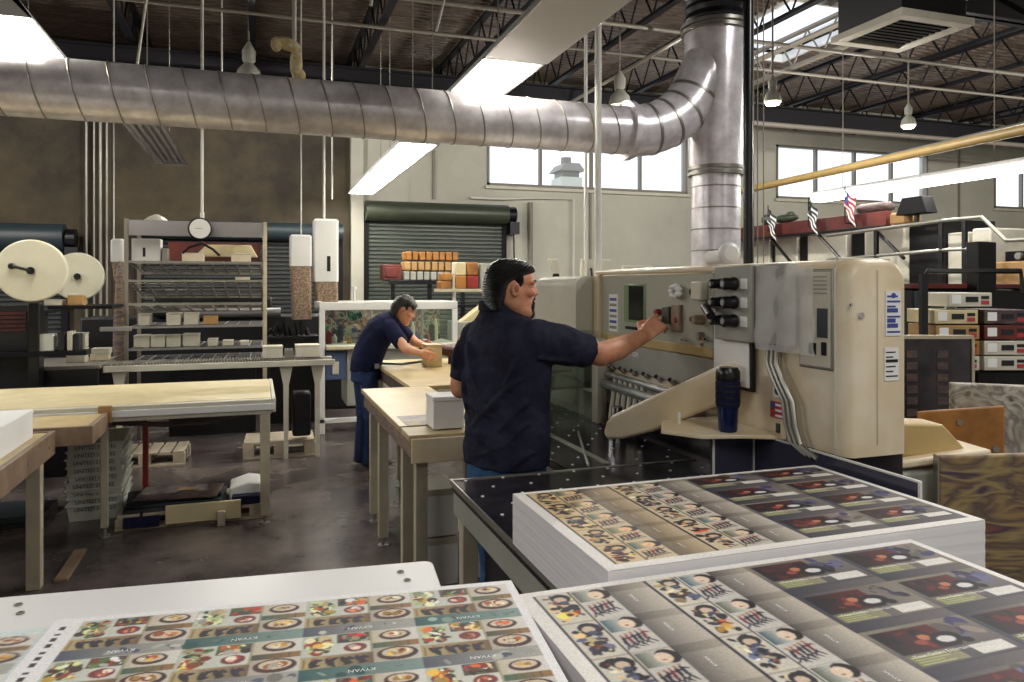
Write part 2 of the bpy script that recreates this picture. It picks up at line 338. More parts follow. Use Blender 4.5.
for i, (x, t_) in enumerate(((-2.82, .022), (-2.70, .018), (-2.60, .028), (-2.5, .02))):
    pipe('wall_conduit', ('leftmost of the four', 'second from left of the four', 'thickest of the four', 'rightmost of the four')[i] + ' upright conduits on the brown wall', [(x, 14.88, 1.0), (x, 14.88, 5.6)], t_, 'galvd', group='upright conduits on the brown wall')
pipe('wall_conduit', 'pale conduit bending over the wall beside the high window', [(4.2, 14.93, 3.45), (4.9, 14.93, 3.45), (5.6, 14.93, 3.5), (6.5, 14.93, 3.5), (6.5, 14.93, 1.2)], .025, 'wpaint')
pipe('wall_conduit', 'grey conduit rising beside the gearbox of the roller door', [(5.5, 14.9, 1.0), (5.5, 14.9, 3.4)], .05, 'joistl')
pipe('wall_conduit', 'dark conduit on the wall right of the first window', [(9.7, 14.9, 0), (9.7, 14.9, 5.5)], .06, 'joist')

# slender drop poles from the roof
for x, y, z, r, lab in ((2.635, 5.55, 1.3, .028, 'thicker of the two white poles beside the cutter'), (2.82, 6.2, 1.2, .016, 'thinner white pole beside the thick one behind the cutter'), (-.5, 7.95, 2.35, .014, 'pale drop pole ending at the dial above the steel rack'),
                        (.28, 6.02, 3.15, .016, 'white pole carrying the foam wrap above the duct'), (.76, 9.1, 2.45, .015, 'pale drop pole ending at the tall white dispenser'), (-.45, 11.2, 4.2, .012, 'thin rod hanging far behind the duct'), (1.05, 11.2, 2.9, .012, 'thin rod hanging near the pale wall edge')):
    pipe('drop_pole', lab, [(x, y, z), (x, y, 6.0)], r, 'wpaint', 'pole')
for x, y, z, lab in ((.84, 5.0, 3.5, 'white hanging cable left of the strip light'), (1.7, 6.8, 4.0, 'white hanging cable close to the strip light'), (-.9, 7.5, 3.6, 'curved white cable hanging at the left above the duct')):
    pipe('hanging_cable', lab, [(x, y, 5.9), (x + .03, y, 5.0), (x - .02, y, 4.4), (x - .12, y, z)], .011, 'wpaint', 'cable')
pipe('drop_pole', 'thick black pole standing beside the upright duct', [(3.86, 5.25, 0), (3.86, 5.25, 6.0)], .04, 'blk', 'pole')
for i, dx in enumerate((.09, .13, .19)):
    pipe('conduit', ('nearest to', 'second from', 'third from')[i] + ' the black pole, thin grey conduit', [(3.86 + dx, 5.3, 1.8), (3.86 + dx, 5.3, 6.0)], .005, 'joistl', group='thin conduits beside the black pole')

# ================================================================== BIG DUCT
YD, ZD, RD = 5.8, 2.98, .205
o = thing('air_duct', 'big shiny galvanised spiral duct crossing the room and elbowing up into the riser', 'duct', (0, YD, ZD))
MB().cyl((-3.6, YD, ZD), (3.02, YD, ZD), RD, n=40).build('duct_tube', 'galv', o)
m = MB(); x = -3.5
while x < 2.95:      # spiral lock seam
    pts = []
    for k in range(25):
        a = 2 * math.pi * k / 24; pts.append((x - .05 * math.sin(a), YD + math.cos(a) * (RD + .002), ZD + math.sin(a) * (RD + .002)))
    m.tube(pts, .0055, 6); x += .235
m.build('spiral_seam', 'galvd', o)
elb = []
for k in range(9):
    a = R(58) * k / 8; elb.append((3.05 + .75 * math.sin(a), YD, ZD + .75 * (1 - math.cos(a))))
ex, ez = elb[-1][0], elb[-1][2]; elb.append((3.86, YD, ez + .34))
MB().tube(elb, RD * 1.08, 36).build('elbow', 'galv', o)
m = MB()
for k in (2, 4, 6, 8):
    p, q = Vector(elb[k]), Vector(elb[k + 1]) ; d_ = (q - Vector(elb[k - 1])).normalized() * .012; m.cyl(p - d_, p + d_, RD * 1.11, n=36)
m.build('elbow_seam', 'galvd', o)
MB().cyl((3.0, YD, ZD), (3.05, YD, ZD), RD + .05, n=36).cyl((3.06, YD, ZD), (3.09, YD, ZD), RD + .03, n=36).build('flange', 'galv', o)
VX = 3.92
o2 = thing('duct_riser', 'upright galvanised duct riser with a black rubber coupling at its top', 'duct', (VX, YD, 1.9))
MB().lathe([(.215, 1.8), (.215, 2.66)], (VX, YD, 0), n=36).build('lower_pipe', 'galv', o2)
MB().lathe([(.225, 2.66), (.235, 2.72), (.28, 3.92), (.28, 3.97)], (VX, YD, 0), n=36).build('branch_cone', 'galv', o2)
for z, r in ((2.63, .25), (2.68, .245), (3.90, .31), (3.95, .315)): MB().cyl((VX, YD, z), (VX, YD, z + .03), r, n=36).build('flange', 'galvd', o2)
for k in range(4): z = 1.95 + .19 * k; MB().cyl((VX, YD, z), (VX, YD, z + .012), .2185, n=36).build('spiral_seam', 'galvd', o2)
MB().lathe([(.275, 3.99), (.285, 4.02), (.268, 4.07), (.286, 4.11), (.268, 4.15), (.285, 4.19)], (VX, YD, 0), n=36).build('rubber_coupling', 'rubber', o2)
MB().lathe([(.265, 4.19), (.265, 6.0)], (VX, YD, 0), n=36).build('upper_pipe', 'galv', o2)
o = MB().ell((.28, 5.74, 3.28), (.045, .05, .12)).ell((.22, 5.72, 3.41), (.1, .05, .045), Euler((0, R(15), 0)).to_matrix()).ell((.14, 5.71, 3.4), (.04, .05, .055)).ell((.30, 5.76, 3.2), (.05, .05, .05)).build('foam_wrap', 'foam')
tag(o, 'crumpled yellow foam wrap tied on the pole on top of the duct', 'foam wrap')

# ================================================================== LAMPS
def fixture(x, y0, y1, z, wd, lit, label, run=None, tubes=5, rod=True, body='white', power=1.0):
    o_ = thing('strip_light', label, 'strip light', (x, (y0 + y1) / 2, z), run)
    h = wd / 2
    MB().prism([(x - h, y0, z), (x - h + .02, y0, z + .004), (x - h * .55, y0, z + .1), (x + h * .55, y0, z + .1), (x + h - .02, y0, z + .004), (x + h, y0, z), (x + h * .6, y0, z + .14), (x - h * .6, y0, z + .14)], (0, y1 - y0, 0)).build('housing', body, o_, smooth=False)
    for s_ in (y0, y1 - .01): MB().prism([(x - h, s_, z), (x + h, s_, z), (x + h * .6, s_, z + .14), (x - h * .6, s_, z + .14)], (0, .01, 0)).build('end_plate', body, o_)
    if tubes:
        for i in range(tubes):
            tx = x - h * .72 + 2 * h * .72 * i / (tubes - 1)
            MB().cyl((tx, y0 + .04, z + .03), (tx, y1 - .04, z + .03), .022, n=10).build('lamp_tube', 'lamp' if lit and not run else body, o_)
    else: box('bottom_cover', body, o_, x - h, x + h, y0, y1, z - .012, z - .001, .003)
    if rod:
        for yy in (y0 + .4, y1 - .4): MB().cyl((x, yy, z + .14), (x, yy, 6.0), .006, n=6).build('hanger_rod', 'joistl', o_)
    if lit and run:      # added fill lamps, unseen: one area light each instead of modelled glow
        L = bpy.data.lights.new('fill_light', 'AREA'); L.shape = 'RECTANGLE'; L.size = wd; L.size_y = y1 - y0; L.energy = LAMP * power * (y1 - y0) / 2.4; L.color = (1, .975, .94)
        lo = bpy.data.objects.new('fill_light', L); C.objects.link(lo); lo.parent = o_; lo.location = (0, 0, -.03)
    return o_
XR = 1.86
fixture(XR, 2.0, 5.35, 3.35, .5, False, 'wide closed white strip light hanging nearest overhead, unlit side down', tubes=0)
fixture(XR, 5.4, 8.6, 3.35, .5, True, 'bright four tube strip light just above the duct')
fixture(XR, 8.9, 11.4, 3.35, .5, True, 'glowing strip light seen below the duct near the pale wall')
fixture(XR, 11.45, 14.2, 3.35, .5, True, 'farthest glowing strip light ending above the roller door')
fixture(-1.62, 5.6, 6.9, 3.38, .5, True, 'lit strip light at the upper left corner above the duct')
fixture(-1.12, 8.6, 11.6, 3.35, .42, False, 'unlit strip light with bare slats hanging before the brown wall', body='white')
for x, y, z, p_, w_ in ((-1.4, -1.9, 3.6, .5, 'behind the viewer over the white side table'), (1.4, -1.9, 3.6, .5, 'behind the viewer over the steel air table'), (4.4, -1.9, 3.6, .7, 'behind the viewer farthest from the side table'), (4.6, 1.6, 4.6, 1.3, 'above the labelled carton shelf'), (-5.4, 3.0, 3.6, 2.2, 'far left of the bench with the white boxes'), (-5.4, 8.0, 3.6, 2.5, 'far left of the big off white rolls')):
    fixture(x, y, y + 2.4, z, .5, True, 'unseen strip light added to brighten the room, ' + w_, 'added strip lights outside the picture', power=p_)  # unseen lamps added to lift the light in the room
o = thing('strip_light', 'long run of glowing wrap-round strip lights above the press at right', 'strip light', (8.2, 7, 2.95))
for i in range(5):
    y0 = 3.7 + i * 1.15
    MB().prism([(8.07, y0, 2.99), (8.1, y0, 2.93), (8.3, y0, 2.93), (8.33, y0, 2.99), (8.3, y0, 3.02), (8.1, y0, 3.02)], (0, 1.13, 0)).build('diffuser', 'lampd', o)
box('channel', 'white', o, 8.1, 8.3, 3.7, 9.45, 3.025, 3.08)
for yy in (4.2, 6.5, 8.9): MB().cyl((8.2, yy, 3.08), (8.2, yy, 5.95), .006, n=6).build('hanger_rod', 'joistl', o)
pipe('steel_pipe', 'long tan pipe running above the glowing strip lights at right', [(7.85, 11.2, 3.25), (7.36, 3.5, 3.25)], .055, 'pipey')
pipe('steel_pipe', 'grey pipe hung alongside the long tan pipe', [(7.93, 9.4, 3.30), (7.42, 3.5, 3.33)], .045, 'galvd')
def highbay(x, y, z, lab, zt=6.0, m_='bulb', k=1.0, watts=205):
    o_ = thing('bay_lamp', lab, 'lamp', (x, y, z), 'high bay lamps')
    q = lambda pr: [(r * k, h * k) for r, h in pr]
    MB().lathe(q([(.14, .0), (.145, .02), (.12, .12), (.05, .2)]), (x, y, z)).build('reflector', 'greyp', o_)
    MB().lathe(q([(.10, -.05), (.135, -.01), (.13, .01)]), (x, y, z)).build('lens', m_, o_)
    MB().lathe(q([(.045, .2), (.07, .23), (.075, .34), (.04, .40), (.02, .44)]), (x, y, z)).build('ballast', 'greyp', o_)
    MB().cyl((x, y, z + .44 * k), (x, y, zt), .012, n=8).build('stem', 'joistl', o_)
    L_ = bpy.data.lights.new('bay_light', 'POINT'); L_.energy = watts; L_.shadow_soft_size = .04; L_.color = (1, .95, .87)
    b_ = bpy.data.objects.new('bay_light', L_); C.objects.link(b_); b_.parent = o_; b_.location = (0, 0, -.12); return o_
highbay(-.1, 11.6, 4.62, 'bell shaped bay lamp over the left of the duct', m_='lampd', k=1.3)
highbay(5.05, 9.9, 4.28, 'bell shaped bay lamp just above the duct before the elbow', k=1.15)
h3 = highbay(5.9, 7.55, 3.86, 'bell shaped bay lamp right of the duct riser, glowing yellow', k=.72, watts=160)
highbay(9.87, 9.3, 4.2, 'small dim bay lamp at right under the joists', k=.8)
highbay(-4.6, 11.4, 4.6, 'unseen bay lamp added as fill outside the picture on the left', k=1.3); highbay(13.6, 6.0, 4.6, 'unseen bay lamp added as fill outside the picture on the right', k=1.3, watts=300); highbay(15.5, 8.5, 4.6, 'unseen bay lamp added as fill far outside the picture on the right', k=1.3, watts=240)  # unseen bay lamps added to brighten wall and ceiling
o = thing('ceiling_air_box', 'dark hanging air conditioner box with pale rim and square grille', 'air conditioner', (6.0, 5.75, 4.1))
box('casing', 'black', o, 5.65, 6.45, 5.4, 6.2, 4.2, 4.95)
for x0, x1, y0, y1 in ((5.6, 6.5, 5.35, 5.46), (5.6, 6.5, 6.14, 6.25), (5.6, 5.71, 5.461, 6.139), (6.39, 6.5, 5.461, 6.139)): box('rim', 'offw', o, x0, x1, y0, y1, 4.13, 4.2)
m = MB()
for k in range(9): m.box(5.711, 6.389, 5.48 + k * .072, 5.52 + k * .072, 4.15, 4.17)
m.build('grille', 'joist', o)
for x in (5.7, 6.4):
    for y in (5.45, 6.15): MB().cyl((x, y, 4.95), (x, y, 6.0), .01, n=6).build('hanger_rod', 'joistl', o)

# ================================================================== PAPER CUTTER (machine at right)
XP = 1.84
mc = thing('paper_cutter', 'cream paper cutting machine with control panel, switches and rounded cream housing', 'machine', (1.97, 2.9, 0))
pts = rrect(1.84, 2.09, 1.08, 1.735, .07)
m = MB(); ys = [1.97, 1.985, 2.02, 3.86]; gs = [.93, .975, 1, 1]
cx_, cz_ = 1.965, 1.41
def rr_(y, ins):
    q = [(x, z) for x, z in rrect(1.84 + ins, 2.09 - ins, 1.2, 1.738 - ins, .075)[:14]]
    return [(x, y, z) for x, z in q + [(1.84 + ins, 1.08), (2.09 - ins, 1.08)]]
m.loft([rr_(1.97, .022), rr_(1.975, .012), rr_(1.99, .003), rr_(2.01, 0), rr_(3.86, 0)]); m.build('housing', 'cream', mc)
MB().box(1.955, 1.958, 1.966, 1.9675, 1.12, 1.70).tube([(1.838, 2.03, 1.1), (1.838, 2.03, 1.70), (1.85, 2.03, 1.739), (2.07, 2.03, 1.739)], .004, 6).build('housing_seam', 'offw', mc)
box('base_body', 'steeld', mc, 1.86, 2.1, 2.0, 3.86, 0, 1.079)
box('panel_rim', 'cream', mc, 1.815, 1.84, 2.32, 3.86, 1.705, 1.73, .008)
box('control_panel', 'green', mc, 1.826, 1.84, 2.72, 3.80, 1.38, 1.70, .004)
box('panel_strip', 'creamd', mc, 1.822, 1.84, 2.72, 3.80, 1.34, 1.385, .004)
box('lower_panel', 'greyp', mc, 1.83, 1.84, 2.55, 3.80, 1.2, 1.335, .004)
box('left_edge', 'cream', mc, 1.80, 1.845, 3.80, 3.86, 1.12, 1.71, .01)
sc_ = box('screen_bezel', 'screeng', mc, 1.818, 1.828, 3.30, 3.52, 1.46, 1.655, .004)
box('screen', 'screen', sc_, 1.815, 1.8185, 3.31, 3.46, 1.472, 1.645, 0)
st = box('instruction_sticker', 'inkw', mc, 1.822, 1.8265, 3.60, 3.70, 1.40, 1.60, 0)
for i in range(6): box('sticker_line', 'stickb' if i % 2 else 'galvd', st, 1.8205, 1.8222, 3.61, 3.69, 1.415 + i * .03, 1.43 + i * .03, 0)
for i in range(6): MB().cyl((1.826, 3.33 + .032 * i, 1.43), (1.815, 3.33 + .032 * i, 1.43), .008, n=10).build('key', 'black', mc)
def knob(y, z, r, mm='white', n_='button', d=.03):
    return MB().lathe([(r, 0), (r, d * .6), (r * .8, d)], (1.828, y, z), (-1, 0, 0), 14).build(n_, mm, mc)
knob(3.16, 1.52, .016, 'red'); knob(2.99, 1.49, .014, 'red')
box('switch_block', 'tan', mc, 1.806, 1.828, 2.96, 3.03, 1.44, 1.56, .004); box('switch_block', 'dgrn', mc, 1.804, 1.828, 3.05, 3.11, 1.47, 1.55, .004)
m = MB()
for i in range(7):
    a = i * .9; m.ell((1.80, 2.98 + .03 * math.cos(a), 1.62 + .024 * math.sin(a)), (.018, .016, .014))
m.build('glove_puff', 'white', mc)
box('meter_box', 'offw', mc, 1.79, 1.828, 2.76, 2.84, 1.585, 1.665, .006); knob(2.85, 1.62, .018, 'blk')
knob(2.80, 1.50, .022, 'tan', d=.05); knob(2.85, 1.50, .014, 'blk'); knob(2.80, 1.43, .018, 'galvd'); knob(2.76, 1.42, .012, 'chrome')
MB().cyl((1.82, 2.93, 1.405), (1.80, 2.93, 1.405), .006, n=8).cyl((1.80, 2.76, 1.395), (1.79, 2.76, 1.395), .01).build('screw', 'chrome', mc)
text('K3 Titan', .05, (1.826, 3.46, 1.30), FACE_L, 'inkw', mc, 'panel_lettering')
# row of spring clips under the console, rollers and rods in the opening
for i in range(8): MB().cyl((1.80, 2.78 + i * .125, 1.215), (1.84, 2.80 + i * .125, 1.19), .011, n=8).build('spring_clip', 'chrome', mc)
box('opening_back', 'black', mc, 1.85, 1.859, 2.75, 3.8, 1.0, 1.2, 0)
MB().cyl((1.80, 2.75, 1.15), (1.80, 3.72, 1.17), .018).cyl((1.78, 2.75, 1.10), (1.78, 3.72, 1.12), .025).build('roller', 'steel', mc)
m = MB()
for i in range(6): m.cyl((1.76, 3.25 + .06 * i, .95), (1.80, 3.27 + .06 * i, 1.16), .016, n=8)
m.build('rod', 'offw', mc)
# grey control box with selector knobs
cb = box('switch_box', 'greyp', mc, 1.775, 1.828, 2.40, 2.64, 1.43, 1.728, .006)
for r_ in range(3):
    z = 1.655 - .073 * r_
    for k, (y, rr) in enumerate(((2.585, .022), (2.50, .027))):
        k_ = MB().lathe([(rr, 0), (rr, .012), (rr * .85, .02), (rr * .9, .05), (rr * .7, .055)], (1.775, y, z), (-1, 0, 0), 16).build('selector_knob', 'blk', cb)
        MB().cyl((1.72, y, z), (1.717, y, z), rr * .45, n=12).build('knob_cap', 'steel', k_)
    box('knob_plate', 'inkw', cb, 1.772, 1.776, 2.42, 2.46, z - .02, z + .02, 0)
lev = MB().cyl((1.80, 2.70, 1.575), (1.72, 2.62, 1.56), .013).cyl((1.72, 2.62, 1.56), (1.70, 2.55, 1.53), .018).build('lever', 'blk', mc)
box('lever_mount', 'blk', mc, 1.79, 1.83, 2.66, 2.73, 1.555, 1.59)
wb = box('whiteboard', 'blk', mc, 1.812, 1.829, 2.44, 2.70, 1.235, 1.575, .003); box('whiteboard_sheet', 'paperp', wb, 1.808, 1.8125, 2.455, 2.69, 1.25, 1.565, 0)
# box with plastic film cover, clear cover plate
pb = box('film_covered_box', 'greyp', mc, 1.79, 1.838, 2.215, 2.395, 1.43, 1.728, .005)
m = MB(); g = []
for j in range(13):
    row = []
    for i in range(10):
        y = 2.06 + .32 * i / 9; z = 1.41 + .31 * j / 12
        row.append(m.v.new((1.782 - .010 * math.sin(i * 1.7 + j * .15) - .004 * math.sin(j * 1.3 + i * .5), y + .004 * math.sin(j), z)))
    g.append(row)
for j in range(12):
    for i in range(9): m.b.faces.new([g[j][i], g[j][i + 1], g[j + 1][i + 1], g[j + 1][i]])
m.build('plastic_film', 'film', mc)
cp = box('clear_cover', 'galvd', mc, 1.832, 1.8395, 2.035, 2.20, 1.36, 1.705, .004)
box('cover_card', 'offw', cp, 1.829, 1.8325, 2.045, 2.19, 1.37, 1.695, 0)
for i in range(5): box('card_line', 'galvd', cp, 1.8275, 1.8292, 2.06, 2.18, 1.62 + i * .014, 1.624 + i * .014, 0)
box('card_picture', 'teal' if 'teal' in M else 'dteal', cp, 1.8275, 1.8292, 2.055, 2.105, 1.47, 1.57, 0); box('card_picture', 'blk', cp, 1.8275, 1.8292, 2.06, 2.085, 1.41, 1.455, 0); box('card_picture', 'blk', cp, 1.8275, 1.8292, 2.11, 2.145, 1.41, 1.45, 0)
box('gland_plate', 'steel', mc, 1.79, 1.83, 2.26, 2.37, 1.415, 1.43, .003)
for i, dy in enumerate((0, .025, .05)):
    y = 2.29 + dy; MB().tube([(1.81, y, 1.42), (1.805, y, 1.36), (1.80, y - .045, 1.30), (1.80, y - .095, 1.235), (1.80, y - .11, 1.15), (1.80, y - .14, 1.09), (1.80, y - .22, 1.06)], .009, 8).build('conduit_hose', 'galvd', mc)
s_ = box('warning_sticker', 'inkw', mc, 1.834, 1.8392, 2.29, 2.345, 1.232, 1.285, 0); MB().cyl((1.8345, 2.317, 1.258), (1.8325, 2.317, 1.258), .018).build('sticker_disc', 'ink', s_)
s_ = box('flag_sticker', 'stickr', mc, 1.834, 1.8392, 2.285, 2.36, 1.155, 1.215, 0)
for i in range(3): box('flag_stripe', 'inkw', s_, 1.8325, 1.8342, 2.285, 2.33, 1.16 + i * .02, 1.168 + i * .02, 0)
box('flag_canton', 'stickb', s_, 1.8325, 1.8342, 2.332, 2.358, 1.19, 1.213, 0)
for y in (2.25, 2.31): box('vent_slot', 'blk', mc, 1.836, 1.8392, y, y + .022, 1.10, 1.135, 0)
s_ = box('end_sticker', 'inkw', mc, 1.99, 2.055, 1.966, 1.9695, 1.48, 1.63, 0)
for i in range(8): box('sticker_mark', 'stickb', s_, 1.995, 2.05 - .03 * ((i * 7) % 3) / 3, 1.9645, 1.9662, 1.49 + i * .017, (1.504 if i in (1, 2, 4) else 1.496) + i * .017, 0)
MB().cyl((2.022, 1.9665, 1.615), (2.022, 1.964, 1.615), .009).build('sticker_mark', 'stickb', s_)
s_ = box('end_sticker', 'inkw', mc, 1.985, 2.045, 1.966, 1.9695, 1.33, 1.44, 0)
for i in range(6): box('sticker_mark', 'ink', s_, 1.99, 2.04 - .03 * ((i * 5) % 3) / 3, 1.9645, 1.9662, 1.343 + i * .016, (1.353 if i == 3 else 1.347) + i * .016, 0)
MB().cyl((1.885, 1.97, 1.55), (1.885, 1.96, 1.55), .01, n=10).cyl((1.845, 1.97, 1.585), (1.845, 1.962, 1.585), .005, n=8).build('end_bolt', 'chrome', mc)

# side clamp arm (sloping cream cover)
A = Vector((1.49, 3.0, 1.02)); B_ = Vector((1.79, 2.52, 1.27)); d_ = (B_ - A)
m = MB(); prof = [(-.0, -.045), (-.025, -.01), (0, .03), (.05, .05), (.95, .085), (1.01, .075), (1.03, .05), (1.03, -.03), (.97, -.07), (.4, -.085), (.14, -.07)]
# outline in the sloping plane
P = [A + d_ * t + Vector((0, 0, h)) for t, h in prof]
n_ = d_.cross(Vector((0, 0, 1))).normalized() * .05
m.prism([tuple(p) for p in P], tuple(n_)); ca = m.build('clamp_arm', 'cream', None, .014, seg=3)
tag(ca, 'sloping cream arm cover rising from the steel table to the flask', 'machine arm')
m = MB()
for t, h in ((.25, .0), (.33, .045), (.62, .01), (.95, .02)): p = A + d_ * t + Vector((0, 0, h)); m.ell(tuple(p + (n_ * 0 if n_.x < 0 else Vector((0, 0, 0)))), (.006, .006, .006))
o_ = m.build('screw', 'blk', ca, world=False)
# cream rear housing left of the control panel
rh = thing('cutter_rear_housing', 'cream rear cover of the cutter behind the outstretched arm', 'machine cover', (1.7, 4.1, 1.05))
MB().loft([[(x, 3.87, z) for x, z in rrect(1.70, 1.98, 1.10, 1.70, .06)], [(x, 4.3, z) for x, z in rrect(1.62, 1.98, 1.10, 1.70, .06)]]).build('cover', 'offw', rh)
box('cover_base', 'cream', rh, 1.30, 1.98, 3.9, 4.35, 1.06, 1.16, .02)
MB().prism([(1.30, 3.9, 1.16), (1.7, 3.9, 1.42), (1.7, 3.9, 1.16)], (0, .4, 0)).build('cover_wedge', 'cream', rh, .01)
box('post', 'offw', rh, 1.74, 1.80, 3.68, 3.75, .90, 1.36, .006)
box('blade_plate', 'steeld', rh, 1.80, 1.815, 3.35, 3.66, .9, 1.10, .004)
gp = thing('acrylic_guard', 'clear acrylic guard screen standing on the steel table behind the man', 'guard', (1.45, 3.86, .9))
box('screen', 'clearp', gp, 1.22, 1.78, 3.80, 3.806, .90, 1.40, 0)
for x in (1.215, 1.50, 1.775): box('edge_strip', 'chrome', gp, x, x + .012 - (.006 if x == 1.5 else 0), 3.795, 3.811, .90, 1.40, 0)
MB().cyl((1.66, 3.28, .9), (1.66, 3.28, 1.0), .045, n=20).cyl((1.66, 3.28, 1.0), (1.66, 3.28, 1.06), .03, n=16).build('clamp_post', 'chrome', tag(bpy.data.objects.new('stop_post', None), 'shiny steel stop post on the table beside the cream arm tip', 'machine part') if 0 else thing('stop_post', 'shiny steel stop post on the table beside the cream arm tip', 'machine part', (1.66, 3.28, .9)))

# ------------------------------------------------------------------ steel air tables
def air_dots(x0, x1, y0, y1, parent, step=.15):
    mm = MB(); j = 0; y = y0 + .05
    while y < y1:
        x = x0 + .05 + (step / 2 if j % 2 else 0)
        while x < x1: mm.cyl((x, y, .900), (x, y, .9025), .006, n=8); x += step
        y += step * .75; j += 1
    return mm.build('air_nozzles', 'white', parent)
at = thing('air_table', 'dark polished steel air table dotted with nozzles in front of the cutter', 'table', (1.25, 2.4, 0))
MB().box(.71, 1.80, .35, 2.80, .86, .90).build('top', 'steeld', at, .004)
box('front_apron', 'greyp', at, .715, .73, .36, 2.79, .775, .859, .003); box('rear_apron', 'steel', at, .735, 1.79, 2.775, 2.79, .775, .859, .003)
for x, y in ((.75, 2.70), (1.70, 2.70), (.75, .5), (1.70, .5)): MB().box(x - .03, x + .03, y - .03, y + .03, 0.03, .86).cyl((x, y, 0), (x, y, .03), .035).build('leg', 'legw', at, .004)
box('dark_filler', 'black', at, .80, 1.66, .6, 2.66, .05, .77, .01); box('rim_strip', 'galvd', at, .703, .7095, .35, 2.80, .885, .905, 0); box('rim_strip', 'galvd', at, .71, 1.79, 2.788, 2.80, .9002, .904, 0)  # black box added to darken the space below the table top
air_dots(.71, 1.75, 2.05, 2.80, at)
at2 = thing('air_table', 'dark dotted steel side table running back under the cutter console, right of the man', 'table', (1.5, 3.6, 0))
MB().box(1.20, 1.79, 2.805, 4.6, .86, .90).build('top', 'steeld', at2, .004)
box('side_apron', 'steel', at2, 1.205, 1.22, 2.82, 4.59, .78, .859, .003)
for x, y in ((1.25, 4.5), (1.74, 4.5), (1.25, 2.9), (1.74, 2.9)): MB().box(x - .03, x + .03, y - .03, y + .03, 0, .86).build('leg', 'tan', at2, .004)
air_dots(1.20, 1.79, 2.83, 4.6, at2)
box('scale_strip', 'galvd', at2, 1.38, 1.41, 2.85, 4.5, .9001, .9035, 0)
MB().tube([(1.30, 2.83, .905), (1.55, 3.5, .905)], .006, 6).build('guide_rail', 'galvd', at2)
M['fence'] = mat('fence plate', (62, 62, 78), .25, .1)
fe = thing('table_fence', 'dark blue black side fence with bright edges along the steel table', 'fence', (1.80, 2.0, .9))
box('top_strip', 'wpaint', fe, 1.802, 1.813, 1.66, 2.41, 1.0805, 1.086, 0); box('side_plate', 'fence', fe, 1.803, 1.812, 1.66, 2.419, .86, 1.08, 0); box('back_plate', 'fence', fe, 1.62, 1.812, 2.42, 2.432, .9, 1.08, 0)
for (x, y) in ((1.80, 2.412), (1.80, 1.655), (1.62, 2.415)): box('edge_strip', 'wpaint', fe, x, x + .008, y, y + .008, .9, 1.084, 0)
sh = MB().prism([(1.46, 2.52, 1.083), (1.55, 2.38, 1.083), (1.70, 2.34, 1.083), (1.833, 2.27, 1.083), (1.833, 2.72, 1.083), (1.57, 2.70, 1.083)], (0, 0, .015)).build('machine_ledge', 'cream', None, .003)
tag(sh, 'cream ledge of the cutter that the blue flask stands on', 'shelf')
fl = thing('travel_flask', 'dark blue steel travel flask standing on the cream ledge', 'flask', (1.685, 2.415, 1.098))
fx, fy = 1.685, 2.415
MB().lathe([(.032, 1.098), (.035, 1.105), (.039, 1.18), (.041, 1.19)], (fx, fy, 0)).build('lower_body', 'blue', fl)
MB().lathe([(.042, 1.19), (.045, 1.20), (.046, 1.285), (.043, 1.29)], (fx, fy, 0)).build('grip', 'navy2', fl)
MB().lathe([(.043, 1.29), (.046, 1.295), (.045, 1.325), (.036, 1.340), (.0, 1.342)], (fx, fy, 0)).build('lid', 'blk', fl)
m = MB()
for k in range(4): m.cyl((fx, fy, 1.205 + .022 * k), (fx, fy, 1.21 + .022 * k), .0468, n=24)
m.build('grip_ring', 'blk', fl)
MB().cyl((1.60, 2.62, 1.098), (1.60, 2.62, 1.14), .006, n=8).build('peg', 'white', sh, world=False)
tr = thing('paper_roll', 'white paper roll lying on top of the cutter by the duct riser', 'paper roll', (1.88, 2.75, 1.775))
MB().cyl((1.93, 2.90, 1.772), (1.875, 2.68, 1.772), .030, n=24).build('roll', 'paperp', tr)
MB().lathe([(.0, 0), (.03, .004), (.044, .02), (.044, .045), (.03, .06), (0, .064)], (1.875, 2.70, 1.782), (-.25, -.97, 0)).build('end_cap', 'white', tr)

